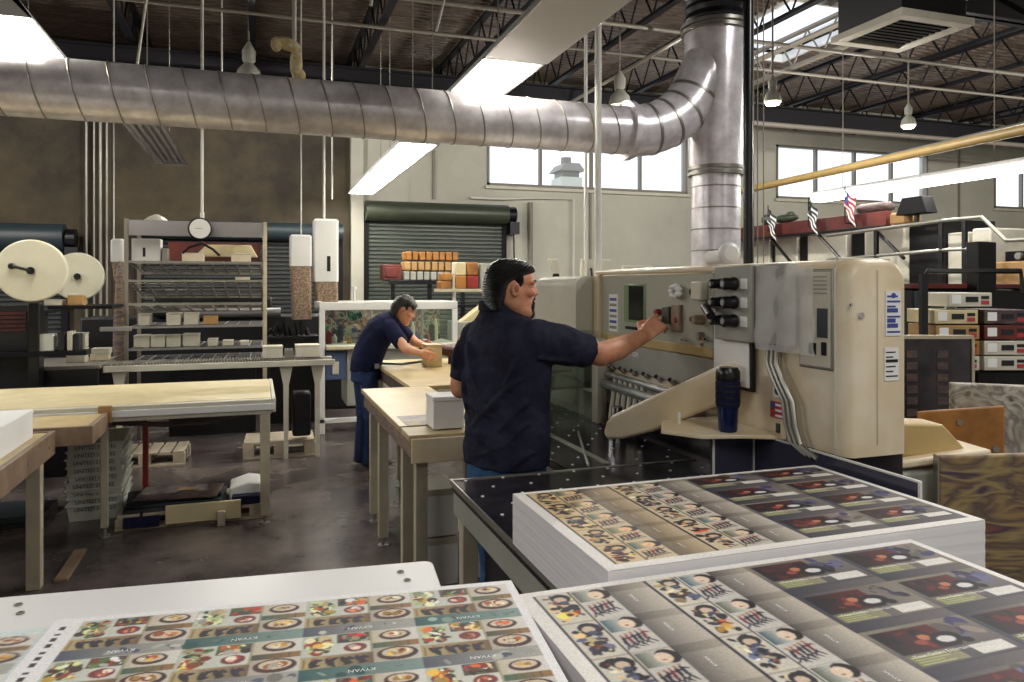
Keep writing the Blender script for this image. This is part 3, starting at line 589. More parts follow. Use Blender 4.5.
# ------------------------------------------------------------------ printed sheets
def lin(c): return np.array(s2l(c))
class Ink:
    def __init__(s, w, h, bg=(238, 236, 238)):
        s.w, s.h = w, h; s.a = np.ones((h, w, 3)) * lin(bg); s.r = np.random.RandomState(3); s.Y, s.X = np.mgrid[0:h, 0:w].astype(float)
    def rect(s, x0, y0, x1, y1, c, c2=None, ax=0):
        i0, i1, j0, j1 = [int(round(t)) for t in (x0 * s.w, x1 * s.w, y0 * s.h, y1 * s.h)]
        i0, j0 = max(i0, 0), max(j0, 0)
        if i1 <= i0 or j1 <= j0: return
        sub = s.a[j0:j1, i0:i1]; hh, ww = sub.shape[:2]
        if hh == 0 or ww == 0: return
        if c2 is None: sub[:] = lin(c)
        else:
            t = (np.linspace(0, 1, ww)[None, :, None] if ax == 0 else np.linspace(0, 1, hh)[:, None, None]); sub[:] = lin(c) * (1 - t) + lin(c2) * t
    def ell(s, cx, cy, rx, ry, c, ang=0):
        m_ = max(rx, ry * s.h / s.w) * 1.05; n_ = max(ry, rx * s.w / s.h) * 1.05
        i0, i1, j0, j1 = max(int((cx - m_) * s.w), 0), min(int((cx + m_) * s.w) + 2, s.w), max(int((cy - n_) * s.h), 0), min(int((cy + n_) * s.h) + 2, s.h)
        if i1 <= i0 or j1 <= j0: return
        asp = s.h / s.w; dx = (s.X[j0:j1, i0:i1] / s.w - cx); dy = (s.Y[j0:j1, i0:i1] / s.h - cy) * asp; ca, sa = math.cos(ang), math.sin(ang)
        u = (dx * ca + dy * sa) / rx; v = (-dx * sa + dy * ca) / (ry * asp); s.a[j0:j1, i0:i1][u * u + v * v < 1] = lin(c)
    def speck(s, x0, y0, x1, y1, cols, n, size):
        for _ in range(n):
            x = s.r.uniform(x0 + size, x1 - size); y = s.r.uniform(y0 + size, y1 - size); a = size * s.r.uniform(.3, 1.3); b = a * s.r.uniform(.25, 1.0)
            c = cols[s.r.randint(len(cols))]; j = s.r.uniform(.65, 1.25); s.ell(x, y, a, b * 1.4, tuple(min(255, t * j) for t in c), s.r.uniform(-1.5, 1.5))
FOOD = [(196, 92, 40), (212, 170, 70), (150, 50, 34), (84, 116, 60), (232, 214, 168), (60, 40, 36), (224, 224, 214)]
PPL = [(20, 20, 30), (34, 30, 56), (210, 180, 130), (120, 50, 40), (70, 80, 110), (224, 214, 190)]
def bowl(s, x, y, rx, ry, seed):
    s.ell(x, y, rx, ry, (70, 30, 26)); s.ell(x + rx * .05, y + ry * .12, rx * .86, ry * .78, (40, 26, 28)); s.ell(x, y + ry * .15, rx * .76, ry * .66, (214, 196, 170))
    s.speck(x - rx * .62, y - ry * .35, x + rx * .62, y + ry * .62, [FOOD[seed % 3], FOOD[1], (226, 216, 190), (160, 80, 44)], 14, rx * .22)
def food_cell(s, x0, y0, x1, y1, k):
    w_, h_ = x1 - x0, y1 - y0; q = lambda u: x0 + u * w_; p = lambda v: y0 + v * h_; J = s.r.uniform
    s.rect(x0, y0, x1, y1, (160, 152, 120)); band = [((24, 84, 86), (128, 150, 144)), ((70, 78, 96), (168, 166, 158))][k % 2]
    s.rect(q(0), p(0), q(1), p(.24), band[0], band[1]); s.rect(q(0), p(.24), q(.6), p(.48), (186, 168, 120), (110, 84, 60))
    for i in range(6): s.rect(q(.02 + .1 * i), p(.26), q(.04 + .1 * i), p(.46), (140, 116, 80))
    for i in range(4):
        cx = .12 + .12 * i + J(-.02, .02); s.ell(q(cx), p(.35), w_ * .035, h_ * .1, PPL[i % 2], J(-.6, .6)); s.ell(q(cx + .03), p(.40), w_ * .05, h_ * .03, PPL[1], J(-.8, .8)); s.ell(q(cx), p(.44), w_ * .018, h_ * .028, (150, 100, 70)); s.ell(q(cx + .02), p(.28), w_ * .045, h_ * .02, PPL[0], J(-1, 1))
    s.rect(q(.6), p(.24), q(1), p(.62), (176, 166, 150), (206, 202, 196)); bowl(s, q(.8), p(.40), w_ * .175, h_ * .15, k)
    s.rect(q(.6), p(.56), q(1), p(.68), (44, 60, 60) if k % 2 else (30, 96, 84), (150, 110, 60))
    for i in range(5): s.rect(q(.62 + .07 * i), p(.56), q(.63 + .07 * i), p(.68), (96, 70, 50))
    s.rect(q(.6), p(.69), q(1), p(1), (196, 186, 166), (222, 218, 212)); bowl(s, q(.79 + J(-.02, .02)), p(.84), w_ * .14, h_ * .12, k + 1)
    s.rect(q(0), p(.5), q(.58), p(1), (190, 196, 180), (214, 212, 206)); s.speck(q(0), p(.52), q(.28), p(.98), FOOD + [(196, 206, 150)] * 3 + [(34, 40, 44)] * 2, 60, .011)
    s.rect(q(.3), p(.76), q(.58), p(.99), (84, 70, 64)); s.speck(q(.3), p(.76), q(.58), p(.98), FOOD + [(30, 96, 96), (190, 40, 36), (40, 30, 30)], 40, .010); s.ell(q(.45), p(.63), w_ * .1, h_ * .10, (120, 44, 40)); s.speck(q(.38), p(.56), q(.52), p(.70), [(226, 206, 190), (210, 120, 80), (150, 60, 50)], 12, .008)
    s.speck(q(0), p(.0), q(1), p(.2), [band[0], band[1]], 8, .012)
def shop_cell(s, x0, y0, x1, y1, k):
    w_, h_ = x1 - x0, y1 - y0; q = lambda u: x0 + u * w_; p = lambda v: y0 + v * h_; J = s.r.uniform
    s.rect(x0, y0, x1, y1, (170, 160, 146)); s.rect(q(.62), p(0), q(1), p(1), (96, 92, 90), (196, 186, 172)); s.rect(q(.62), p(.78), q(1), p(1), (70, 66, 66), (170, 160, 146))
    s.rect(q(.0), p(.02), q(.3), p(.98), (206, 200, 186)); s.rect(q(0), p(0), q(.025), p(1), (20, 20, 40)); s.rect(q(.32), p(0), q(.62), p(.98), (200, 196, 188))
    warm = [(224, 160, 54), (190, 80, 40), (230, 190, 90)] if k % 3 == 0 else [(92, 100, 130), (200, 186, 140), (120, 60, 60)]
    s.speck(q(.03), p(.04), q(.3), p(.96), PPL + warm + [(16, 16, 26)] * 3, 46, .010)
    for i in range(3): s.ell(q(.08 + .08 * i), p(J(.2, .8)), w_ * .03, h_ * .05, (26, 22, 34)); 
    s.ell(q(.2), p(.80), w_ * .085, h_ * .15, (26, 24, 34)); s.ell(q(.19), p(.76), w_ * .05, h_ * .09, (206, 184, 160)); s.ell(q(.2), p(.66), w_ * .04, h_ * .05, (60, 70, 100))
    s.rect(q(.30), p(0), q(.315), p(1), (24, 26, 54)); s.rect(q(.33), p(.58), q(.50), p(.96), (40, 84, 100) if k % 2 else (84, 90, 74), (196, 196, 186)); s.ell(q(.54), p(.78), w_ * .085, h_ * .18, (28, 18, 30), .3); s.ell(q(.50), p(.76), w_ * .065, h_ * .13, (228, 206, 180)); s.ell(q(.49), p(.71), w_ * .02, h_ * .015, (150, 60, 60))
    for i in range(5):
        t = .36 + .045 * i; y = .30 + .025 * i; c = (26, 22, 44) if (i + k) % 3 else (120, 36, 50)
        s.ell(q(t), p(y), w_ * .016, h_ * .13, c, J(-.3, .1)); s.ell(q(t + .02), p(y - .16), w_ * .010, h_ * .10, (34, 34, 60), J(.4, .9)); s.ell(q(t - .012), p(y - .15), w_ * .009, h_ * .10, (34, 30, 50), J(-.9, -.3)); s.ell(q(t + .005), p(y + .14), w_ * .014, h_ * .035, (170, 120, 90)); s.ell(q(t + .03), p(y + .06), w_ * .03, h_ * .02, c, J(-.7, .7))
def card_cell(s, x0, y0, x1, y1, k):
    w_, h_ = x1 - x0, y1 - y0; q = lambda u: x0 + u * w_; p = lambda v: y0 + v * h_; J = s.r.uniform
    s.rect(x0, y0, x1, y1, (60, 60, 76), (132, 124, 112), 1 if k % 2 else 0); s.rect(q(0), p(.18), q(1), p(.2), (40, 40, 54)); s.speck(q(.5), p(.5), q(1), p(1), [(56, 52, 92), (84, 84, 110), (120, 110, 104)], 14, .02)
    s.rect(q(0), p(0), q(1), p(.18), (52, 52, 66), (104, 98, 98)); s.rect(q(.06), p(.46), q(.62), p(.94), (14, 12, 26), (90, 26, 28)); s.speck(q(.08), p(.48), q(.6), p(.92), [(16, 14, 26), (40, 16, 22), (110, 34, 34)], 14, .014)
    s.ell(q(.44), p(.74), w_ * .06, h_ * .08, (40, 26, 30)); s.ell(q(.42), p(.70), w_ * .05, h_ * .06, (190, 120, 84)); s.ell(q(.56), p(.60), w_ * .15, h_ * .14, (18, 16, 28), .3); s.ell(q(.56), p(.60), w_ * .075, h_ * .065, (220, 216, 214)); s.ell(q(.34), p(.62), w_ * .05, h_ * .05, (150, 70, 56)); s.ell(q(.70), p(.52), w_ * .05, h_ * .06, (20, 18, 30))
    s.rect(q(.06), p(.23), q(.5), p(.43), (116, 116, 84), (150, 144, 116))
    for i in range(4): s.rect(q(.08), p(.25 + .045 * i), q(.30 + .14 * J(0, 1)), p(.262 + .045 * i), (214, 214, 150))
    s.rect(q(.62), p(.24), q(.94), p(.42), (226, 222, 214))
vcol('printed ink')
def sheet_pile(name, label, FLp, ang, wd, dp, z0, z1, ink, group='piles of printed sheets', curl=.0, cols=420):
    """FLp = far left corner of the pile on plan, ang = turn of its far edge"""
    o_ = thing(name, label, 'printed sheets', (FLp[0], FLp[1], z0), group, rotz=ang)
    m_ = MB(); n = 14; h = z1 - z0
    # paper block with very slight side wobble, layer by layer
    rings = []
    for j in range(n + 1):
        z = h * j / n * .998; e = .0015 * math.sin(j * 1.9); e *= .25; rings.append([(e, e, z), (wd + e, -e, z), (wd - e, -dp + e, z), (-e, -dp - e, z)])
    m_.loft(rings); m_.build('paper_block', 'paper', o_, smooth=False, world=False)
    hh, ww = ink.a.shape[:2]
    xs_ = np.linspace(0, wd, ww); ys_ = np.linspace(-dp, 0, hh); X, Y = np.meshgrid(xs_, ys_)
    Z = h + .0012 + curl * ((X / wd) ** 4) * .0 - curl * (np.clip((X / wd - .86) / .14, 0, 1) ** 2)
    co = np.stack([X, Y, Z], -1).reshape(-1, 3); idx = np.arange(hh * ww).reshape(hh, ww)
    f = np.stack([idx[:-1, :-1], idx[:-1, 1:], idx[1:, 1:], idx[1:, :-1]], -1).reshape(-1, 4)
    me = bpy.data.meshes.new('printed_top'); me.vertices.add(len(co)); me.vertices.foreach_set('co', co.ravel()); me.loops.add(f.size); me.loops.foreach_set('vertex_index', f.ravel().astype(np.int32))
    me.polygons.add(len(f)); me.polygons.foreach_set('loop_start', (np.arange(len(f)) * 4).astype(np.int32)); me.update(calc_edges=True)
    at_ = me.color_attributes.new('ink', 'FLOAT_COLOR', 'POINT'); c4 = np.ones((hh * ww, 4), np.float32); c4[:, :3] = ink.a.reshape(-1, 3); at_.data.foreach_set('color', c4.ravel())
    me.materials.append(MATS['printed ink']); t = bpy.data.objects.new('printed_top', me); C.objects.link(t); t.parent = o_
    return o_
def sheet_text(o_, s, x, y, size, z, rz=0, name='printed_words'):
    cu = bpy.data.curves.new(name, 'FONT'); cu.body = s; cu.size = size; cu.align_x = 'CENTER'; cu.align_y = 'CENTER'; cu.materials.append(M['inkw'])
    t = bpy.data.objects.new(name, cu); C.objects.link(t); t.parent = o_; t.location = (x, y, z); t.rotation_euler = (0, 0, rz); to_mesh(t)
def big_sheet(seed, warm=False):
    k = Ink(560, 400); k.r = np.random.RandomState(seed); mg = .02
    k.rect(0, 0, 1, 1, (236, 232, 226)); n = 5
    for j in range(n):
        y0 = .05 + (.92 / n) * j; y1 = y0 + .92 / n
        shop_cell(k, .03, y0, .27, y1, j + seed); shop_cell(k, .27, y0, .51, y1, j + seed + 1)
    for j in range(4):
        y0 = .05 + .23 * j; card_cell(k, .51, y0, .745, y0 + .23, j); card_cell(k, .745, y0, .98, y0 + .23, j + 1)
    if warm:      # this run was printed with more yellow at its left
        t = np.clip(1.3 - k.X / k.w * 2.6, 0, 1)[..., None]; t = t * ((k.X / k.w > .03) & (k.X / k.w < .97) & (k.Y / k.h > .05) & (k.Y / k.h < .97))[..., None]; k.a = k.a * (1 - t) + k.a * np.array([1.05, .86, .55]) * t
    return k
def words(o_, wd, dp, h):
    for i, cx in enumerate((.6275, .8625)):
        for j in range(4): sheet_text(o_, 'Your Online Entertainment Source', cx * wd, -dp + (.05 + .23 * j + .09) * dp, .0135, h + .0022)
    for cx in (.245, .485):
        for j in range(5): sheet_text(o_, 'KYVAN', (cx - .03) * wd, -dp + (.05 + .184 * j + .09) * dp, .010, h + .0022, R(90))
def soften(k, n=1, grain=.05):
    a_ = k.a
    for _ in range(n):
        a_ = (a_ + np.roll(a_, 1, 0) + np.roll(a_, -1, 0) + np.roll(a_, 1, 1) + np.roll(a_, -1, 1)) / 5
    g = k.r.normal(1, grain * 2, a_.shape[:2] + (1,)); g = (g + np.roll(g, 1, 0) + np.roll(g, 1, 1)) / 3 * .7 + .3 * g
    k.a = np.clip(a_ * (1 + (g - 1)), 0, .95); return k
s1 = sheet_pile('sheet_pile', 'tall pile of printed sheets farthest back on the steel table, nearest the cutter', (.702, 2.05), 0, 1.07, .62, .903, 1.046, soften(big_sheet(1, True))); words(s1, 1.07, .62, .143)
s2 = sheet_pile('sheet_pile', 'pile of printed sheets at the right front edge of the picture with dark photo panels', (.488, 1.415), 0, 1.02, .72, .903, 1.03, soften(big_sheet(2))); words(s2, 1.02, .72, .127)
k = Ink(600, 450); k.rect(0, 0, 1, 1, (238, 236, 236)); k.r = np.random.RandomState(5)
for i in range(4):
    for j in range(4): food_cell(k, .06 + .23 * i, .02 + .238 * j, .06 + .23 * (i + 1), .02 + .238 * (j + 1), i + j)
for j in range(26): k.rect(.022, .05 + .035 * j, .034, .05 + .035 * j + (.022 if j % 3 else .012), (30, 30, 36))
s3 = sheet_pile('sheet_pile', 'pile of food photo prints with white margin and black edge marks on the white table', (-.337, 1.532), R(-6.3), .832, .62, 1.0245, 1.05, soften(k))
for i in range(4):
    for j in range(4): sheet_text(s3, 'KYVAN', (.06 + .23 * (i + .5)) * .832, -.62 + (.02 + .238 * (j + .1)) * .62, .013, .0278, R(180))
k = Ink(300, 240); k.rect(0, 0, 1, 1, (214, 224, 224))
for i in range(4):
    for j in range(4): food_cell(k, .03 + .235 * i, .02 + .235 * j, .03 + .235 * (i + 1), .02 + .235 * (j + 1), i + j + 1)
s4 = sheet_pile('sheet_pile', 'thin pile of teal food prints at the lower left corner of the white table', (-1.175, 1.63), R(-6.3), .85, .6, 1.0245, 1.036, soften(k))

# white side table with bolt pairs
TL = Vector((.10, 1.1, 0)); TR = R(-5.4); Ti = Matrix.Rotation(-TR, 3, 'Z')
wt = thing('side_table', 'white topped table with rounded corner and bolt pairs at the lower left', 'table', TL, rotz=TR)
tc = Ti @ (Vector((.379, 1.674, 0)) - TL)
m = MB(); m.prism([(x, y, .994) for x, y in rrect(tc.x - 1.7, tc.x, tc.y - 1.0, tc.y, .022)], (0, 0, .03)); m.build('top', 'white', wt, .003, world=False)
for x, y in ((-.44, 1.70), (-.425, 1.655), (.298, 1.625), (.303, 1.575)):
    p = Ti @ (Vector((x, y, 0)) - TL); MB().lathe([(.0075, 0), (.0075, .0025), (.0045, .003), (.0043, .0005), (0, .0005)], (p.x, p.y, 1.024), n=16).build('bolt', 'joistl', wt, world=False)
for x, y in ((tc.x - .06, tc.y - .3), (tc.x - 1.6, tc.y - .1), (tc.x - .06, tc.y - .9), (tc.x - 1.6, tc.y - .9)): MB().box(x - .025, x + .025, y - .025, y + .025, 0, .993).build('leg', 'joistl', wt, .003, world=False)

# ================================================================== LEFT AND MIDDLE WORK TABLES
def leg(parent, x, y, zt, m_='legw', w_=.03, z0=.06, foot=True):
    mm = MB().box(x - w_, x + w_, y - w_, y + w_, z0, zt)
    o_ = mm.build('leg', m_, parent, .004)
    if foot: MB().cyl((x, y, 0.008), (x, y, z0), .012, n=8).cyl((x, y, 0), (x, y, .01), .035, n=14).build('foot', 'galvd', o_)
    return o_
ba = thing('work_bench', 'long cream work bench with pale yellow top across the left of the room', 'table', (-1.2, 6, 0))
box('top', 'yell', ba, -3.2, .10, 5.5, 6.6, .84, .865, .004); box('front_beam', 'offw', ba, -3.2, .10, 5.44, 5.499, .76, .862, .006); box('front_lip', 'white', ba, -3.2, .12, 5.42, 5.439, .79, .835, .004)
box('end_cap', 'offw', ba, .101, .13, 5.44, 6.6, .77, .866, .008); box('rear_beam', 'offw', ba, -3.2, .1, 6.54, 6.6, .77, .839)
leg(ba, .06, 5.47, .76, w_=.032); leg(ba, -.94, 5.52, .76, 'legw', .022); leg(ba, .06, 6.5, .77); leg(ba, -.82, 6.5, .77, 'red', .02)
MB().tube([(-.9, 5.55, .74), (-.6, 5.6, .70), (-.35, 5.6, .70), (-.1, 5.55, .755)], .018).build('brace', 'woodd', ba); box('rail', 'galvd', ba, -.92, .04, 5.95, 5.98, .70, .73)
bb = thing('work_bench', 'tan steel framed bench butted against the cream bench at the far left', 'table', (-2, 5.1, 0))
MB().box(-3.2, -.93, 4.95, 5.41, .80, .825).build('top', 'woodt', bb, .003); MB().box(-3.2, -.90, 4.92, 4.949, .72, .83).box(-.93, -.90, 4.95, 5.41, .72, .83).build('apron', 'tan', bb, .003)
box('corner_block', 'kraft', bb, -.96, -.88, 5.411, 5.44, .76, .87); leg(bb, -2.9, 5.0, .8, 'tan'); leg(bb, -1.9, 5.35, .8, 'tan')
bc = thing('work_bench', 'bench corner with slanted tan apron holding the white boxes at the left edge', 'table', (-1.8, 4, 0))
MB().box(-2.6, -1.10, 2.9, 4.80, .80, .825).build('top', 'woodt', bc, .003); MB().box(-1.099, -1.07, 2.9, 4.83, .70, .83).box(-2.6, -1.10, 4.801, 4.83, .70, .83).build('apron', 'tan', bc, .003)
m = MB()
for y in (3.3, 3.8, 4.3, 4.7): m.cyl((-1.07, y, .76), (-1.065, y, .76), .01, n=10)
m.build('bolt', 'galvd', bc); leg(bc, -1.14, 4.70, .80, 'legw', .035, .0, False); leg(bc, -2.5, 4.7, .80, 'tan', .035, .0, False); leg(bc, -2.5, 3.0, .80, 'tan', .035, .0, False)
def carton(name, label, cat, x0, x1, y0, y1, z0, z1, m_='paperp', group=None, lid='offw', rotz=0, strip=None):
    cx, cy = (x0 + x1) / 2, (y0 + y1) / 2; o_ = thing(name, label, cat, (cx, cy, z0), group, rotz); a, b, h = (x1 - x0) / 2, (y1 - y0) / 2, z1 - z0
    MB().box(-a, a, -b, b, 0, h * .86).build('carton_body', m_, o_, .004, world=False)
    MB().box(-a - .003, a + .003, -b - .003, b + .003, h * .861, h).build('lid', lid, o_, .004, world=False)
    if strip: MB().box(-a * .6, a * .5, -b - .0045, -b - .0005, h * .25, h * .6).build('carton_label', strip, o_, world=False)
    return o_
carton('carton', 'long white box at the left edge, nearest on the tan bench', 'box', -2.0, -1.14, 3.3, 4.03, .826, .985, 'paperp', 'white boxes on the left bench', 'paperp')
carton('carton', 'white box behind the nearest one on the tan bench at the left edge', 'box', -1.95, -1.14, 4.06, 4.67, .826, .98, 'paperp', 'white boxes on the left bench', 'paperp')
carton('carton', 'narrow white box standing where the two left benches meet', 'box', -1.9, -1.62, 5.5, 5.7, .866, 1.02, 'paperp', 'white boxes on the left bench')

bk = thing('work_table', 'worn wooden work table with cream apron, the nearer leaf beside the standing man', 'table', (.9, 4.5, 0))
box('top', 'woodt', bk, .70, 1.18, 3.85, 5.33, .89, .92, .004); box('front_leaf', 'wood', bk, .705, 1.18, 3.62, 3.849, .885, .915, .004)
box('left_apron', 'smear', bk, .715, .735, 3.62, 5.3, .80, .884, .003); box('front_apron', 'cream', bk, .715, 1.18, 3.60, 3.619, .78, .90, .004); box('stained_band', 'smear', bk, .74, 1.1, 3.85, 4.15, .9201, .9212, 0)
for x, y in ((.76, 3.95), (.76, 4.75), (.78, 5.26), (1.14, 3.68)): leg(bk, x, y, .885, 'legw', .03)
leg(bk, .775, 3.68, .885, 'legw', .03, 0.0, False)
bk2 = thing('work_table', 'farther work table leaf where the bending man sets his pale carton', 'table', (1.5, 6.3, 0))
box('top', 'woodt', bk2, 1.05, 1.93, 5.335, 7.3, .89, .92, .004); box('left_apron', 'woodd', bk2, 1.065, 1.08, 5.35, 7.28, .79, .889, .003); box('front_apron', 'cream', bk2, 1.25, 1.93, 5.336, 5.35, .79, .889, .003)
for x, y in ((1.12, 6.1), (1.12, 7.2), (1.88, 7.2), (1.88, 5.4)): leg(bk2, x, y, .89)
carton('carton', 'white paper box on the work table against the near man\'s elbow', 'box', .845, 1.005, 3.70, 3.87, .921, 1.085, 'paperp', None, 'paperp')
carton('carton', 'pale wooden coloured carton gripped by the bending man', 'box', 1.43, 1.57, 6.53, 6.74, .921, 1.12, 'wood', None, 'wood')
for i, (x, y, z, s) in enumerate(((.86, 4.02, 0, .3), (.86, 4.02, .27, .3), (1.08, 4.06, 0, .25), (.90, 4.03, .535, .16))):
    if i < 3: carton('carton', ('lower', 'upper', 'separate right-hand')[i] + ' white carton under the near work table', 'box', x, x + s * .66, y, y + .3, z + .001, z + .262, 'paperp', 'white cartons under the work table')
m = MB().tube([(1.1, 6.9, .93), (1.25, 6.75, .935), (1.4, 6.85, .935), (1.5, 7.0, .93)], .01).build('cable', 'blk'); tag(m, 'short black cable lying on the far work table behind the carton', 'cable')
m = MB().cyl((1.58, 7.0, 1.06), (1.84, 6.5, 1.01), .055).cyl((1.56, 7.03, 1.06), (1.53, 7.09, 1.065), .07).cyl((1.71, 6.75, .92), (1.71, 6.75, 1.0), .03).build('red_roller', 'redb'); tag(m, 'dark red roller motor lying behind the pale carton', 'roller')

# pallets
def pallet(label, loc, rz, wd, dp, hz, n=6, mtop='pal'):
    o_ = thing('pallet', label, 'pallet', loc, 'pallets on the floor', rz)
    for i in range(n):
        a = wd / n; MB().box(-wd / 2 + a * i + .01, -wd / 2 + a * (i + 1) - .01, -dp / 2, dp / 2, hz - .02, hz).build('deck_board', mtop, o_, .002, world=False)
    for y in (-dp / 2 + .04, 0, dp / 2 - .04):
        for bx in (-wd / 2, -.05, wd / 2 - .1): MB().box(bx, bx + .1, y - .04, y + .04, .02, hz - .021).build('stringer_block', 'pal', o_, .002, world=False)
    for y in (-dp / 2 + .04, dp / 2 - .04): MB().box(-wd / 2, wd / 2, y - .05, y + .05, 0, .019).build('bottom_board', 'pal', o_, .002, world=False)
    return o_
pallet('slatted pine pallet on the floor behind the postal trays', (-.95, 7.72, 0), R(-2), .68, .46, .13)
pallet('low pallet with plain pale top on the floor beyond the cream bench leg', (.22, 7.74, 0), R(-2), .66, .48, .16, 1)
p3 = pallet('pallet under the cream bench carrying dark sheets', (-.42, 5.86, 0), R(0), .95, .5, .10)
box_y = box('board', 'yell', None, -.58, -.10, 5.55, 5.575, .03, .155, .003); tag(box_y, 'yellow board leaning on the front of the pallet under the bench', 'board')
b_ = box('wood_block', 'pal', None, -.25, -.20, 5.50, 5.545, .0, .10, .003); tag(b_, 'small pine block standing before the yellow board', 'block')
for i, (x0, x1, y0, y1, z, t, m_, lab, rz) in enumerate(((-.86, -.2, 5.64, 6.0, .101, .022, 'steeld', 'lowest', 3), (-.84, -.22, 5.66, 6.04, .125, .018, 'dteal', 'second lowest', -5), (-.85, -.25, 5.68, 6.02, .145, .02, 'joist', 'second from the top', 6), (-.78, -.24, 5.66, 6.0, .167, .012, 'woodd', 'topmost', -7))):
    o_ = thing('dark_sheet', lab + ' of the dark sheets heaped on the pallet under the bench', 'sheet', ((x0 + x1) / 2, (y0 + y1) / 2, z), 'dark sheets on the pallet', R(rz)); a, b = (x1 - x0) / 2, (y1 - y0) / 2
    MB().loft([[(-a, -b, 0), (a, -b, 0), (a, b, 0), (-a, b, 0)], [(-a, -b, t), (a, -b, t * 1.4), (a, b, t * 1.1), (-a, b, t)]]).build('slab', m_, o_, .003, world=False)
    if i == 3: MB().box(-.02, .1, .0, .08, t * 1.4, t * 1.4 + .002).build('paper_tag', 'kraft', o_, world=False)
o_ = MB().prism([(-.18, 5.7, .105), (-.18, 5.7, .20), (-.05, 5.72, .235), (.03, 5.7, .225), (.04, 5.7, .105)], (0, .28, 0)).build('folded_cloth', 'paperp', None, .012); tag(o_, 'white folded sheet beside the dark heap on the pallet', 'sheet')
o_ = MB().box(-.16, .03, 5.60, 5.69, .105, .165).build('blue_bundle', 'navy2', None, .01); tag(o_, 'dark blue bundle in front of the white folded sheet', 'bundle')
o_ = MB().box(-.84, -.62, 5.57, 5.595, .02, .09).box(-.78, -.66, 5.566, 5.569, .04, .075).build('label_plate', 'navy2', None, .002); tag(o_, 'small blue box end at the left of the pallet front', 'box')
# postal trays
tr_ = thing('postal_tray', 'x', 'tray', (-1.08, 6.2, 0), 'stacked white postal trays', R(2))
m = MB(); hh = .055
def rc(a, b, z): return [(-a, -b, z), (a, -b, z), (a, b, z), (-a, b, z)]
m.loft([rc(.158, .26, 0), rc(.172, .272, .10), rc(.182, .284, .102), rc(.182, .284, .112), rc(.168, .27, .112), rc(.152, .252, .02)])
m.build('tray_body', 'tray', tr_, world=False, smooth=False)
t_ = text('UNITED STATES', .036, (0, 0, 0), (R(82), 0, 0), 'ink', None, 'tray_lettering'); t_.parent = tr_; t_.location = (0, -.2735, .08)
order = ['topmost', 'second from the top', 'third from the top', 'fourth from the top', 'fifth from the top', 'fourth from the bottom', 'third from the bottom', 'second from the bottom', 'lowest']
for i in range(9):
    lab = order[8 - i] + ' white postal tray in the stack beside the bench leg'
    if i == 0: tr_['label'] = lab
    else: dup(tr_, (-1.08 + .004 * math.sin(i * 2), 6.2 + .005 * math.cos(i * 3), .054 * i), lab, R(2 + 1.2 * math.sin(i * 1.7)))
tag(MB().box(-1.06, -.99, 4.74, 5.25, 0, .02).build('floor_strip', 'tan', None, .004), 'loose tan wooden strip lying on the floor beside the left bench leg', 'strip')
tag(MB().box(-1.9, -1.4, 5.9, 6.4, 0, .05).build('dark_board', 'steeld', None, .004), 'lower of two dark boards lying on the floor left of the postal trays', 'board', 'dark boards on the floor'); tag(MB().box(-1.8, -1.45, 5.85, 6.3, .051, .09).build('dark_board', 'dteal', None, .004), 'upper of two dark boards lying on the floor left of the postal trays', 'board', 'dark boards on the floor')

# ================================================================== RACK, CONVEYOR, DISPENSERS
rk = thing('storage_rack', 'tall steel rack with slanting wire shelves under the brown wall', 'rack', (-.55, 8.4, 0))
for x in (-1.20, .07):
    for y in (8.02, 8.85): box('post', 'joistl' if x < 0 else 'legw', rk, x, x + .035, y, y + .035, 0, 2.29, .003)
box('top_panel', 'steel', rk, -1.165, .07, 8.03, 8.05, 2.13, 2.28, .003)
box('side_rail', 'legw', rk, .075, .1, 8.056, 8.85, 2.24, 2.28, .003)
for z, dz in ((1.885, .10), (1.70, .17), (1.475, .10), (1.25, .0), (1.035, 0), (.9, 0)):
    m = MB(); m.box(-1.165, .07, 8.035, 8.055, z - .022, z).box(-1.165, .07, 8.83, 8.85, z - .022 - dz, z - dz)
    for i in range(11): x = -1.15 + .12 * i; m.cyl((x, 8.04, z - .005), (x + .02, 8.84, z - .005 - dz), .010 if dz else .008, n=6)
    for i in range(5): m.cyl((-1.165, 8.15 + .14 * i, z - .013 - dz * (.11 + .14 * i) / .8), (.07, 8.15 + .14 * i, z - .013 - dz * (.11 + .14 * i) / .8), .004, n=6)
    m.build('wire_shelf', 'galvd' if dz else 'steel', rk)
box('back_board', 'redb', rk, -.9, .05, 8.9, 8.915, 1.9, 2.12)
shelf = [(1.252, [(-1.09, .10, .115, 'white carton at the left end of'), (-.84, .13, .12, 'white carton second along'), (-.68, .13, .12, 'white carton third along'), (-.5, .13, .085, 'low kraft carton at the right of')], 'the upper carton shelf of the rack'),
         (1.037, [(-1.13, .14, .12, 'white carton at the left end of'), (-.98, .13, .115, 'white carton second along'), (-.84, .13, .115, 'white carton third along'), (-.69, .15, .125, 'wide white carton fourth along'), (-.46, .09, .07, 'small pale carton near the middle of'), (-.32, .1, .05, 'flat pale carton right of the middle of'), (-.15, .08, .04, 'small flat carton near the right end of')], 'the lower carton shelf of the rack')]
for z, its, nm in shelf:
    for x, wd_, h_, l_ in its: carton('carton', l_ + ' ' + nm, 'box', x, x + wd_, 8.12, 8.32, z, z + h_, 'kraft' if 'kraft' in l_ else 'offw', 'cartons on the steel rack', 'offw' if 'kraft' not in l_ else 'kraft')
for z, x, wd_, l_ in ((1.702, -.2, .14, 'small tan carton on the second wire shelf at right'), (1.887, -.70, .20, 'low cream carton on the top wire shelf, middle'), (1.887, -.24, .19, 'cream carton on the top wire shelf, right')):
    carton('carton', l_, 'box', x, x + wd_, 8.15, 8.35, z, z + (.085 if z > 1.8 else .03), 'cream', 'cartons on the steel rack')
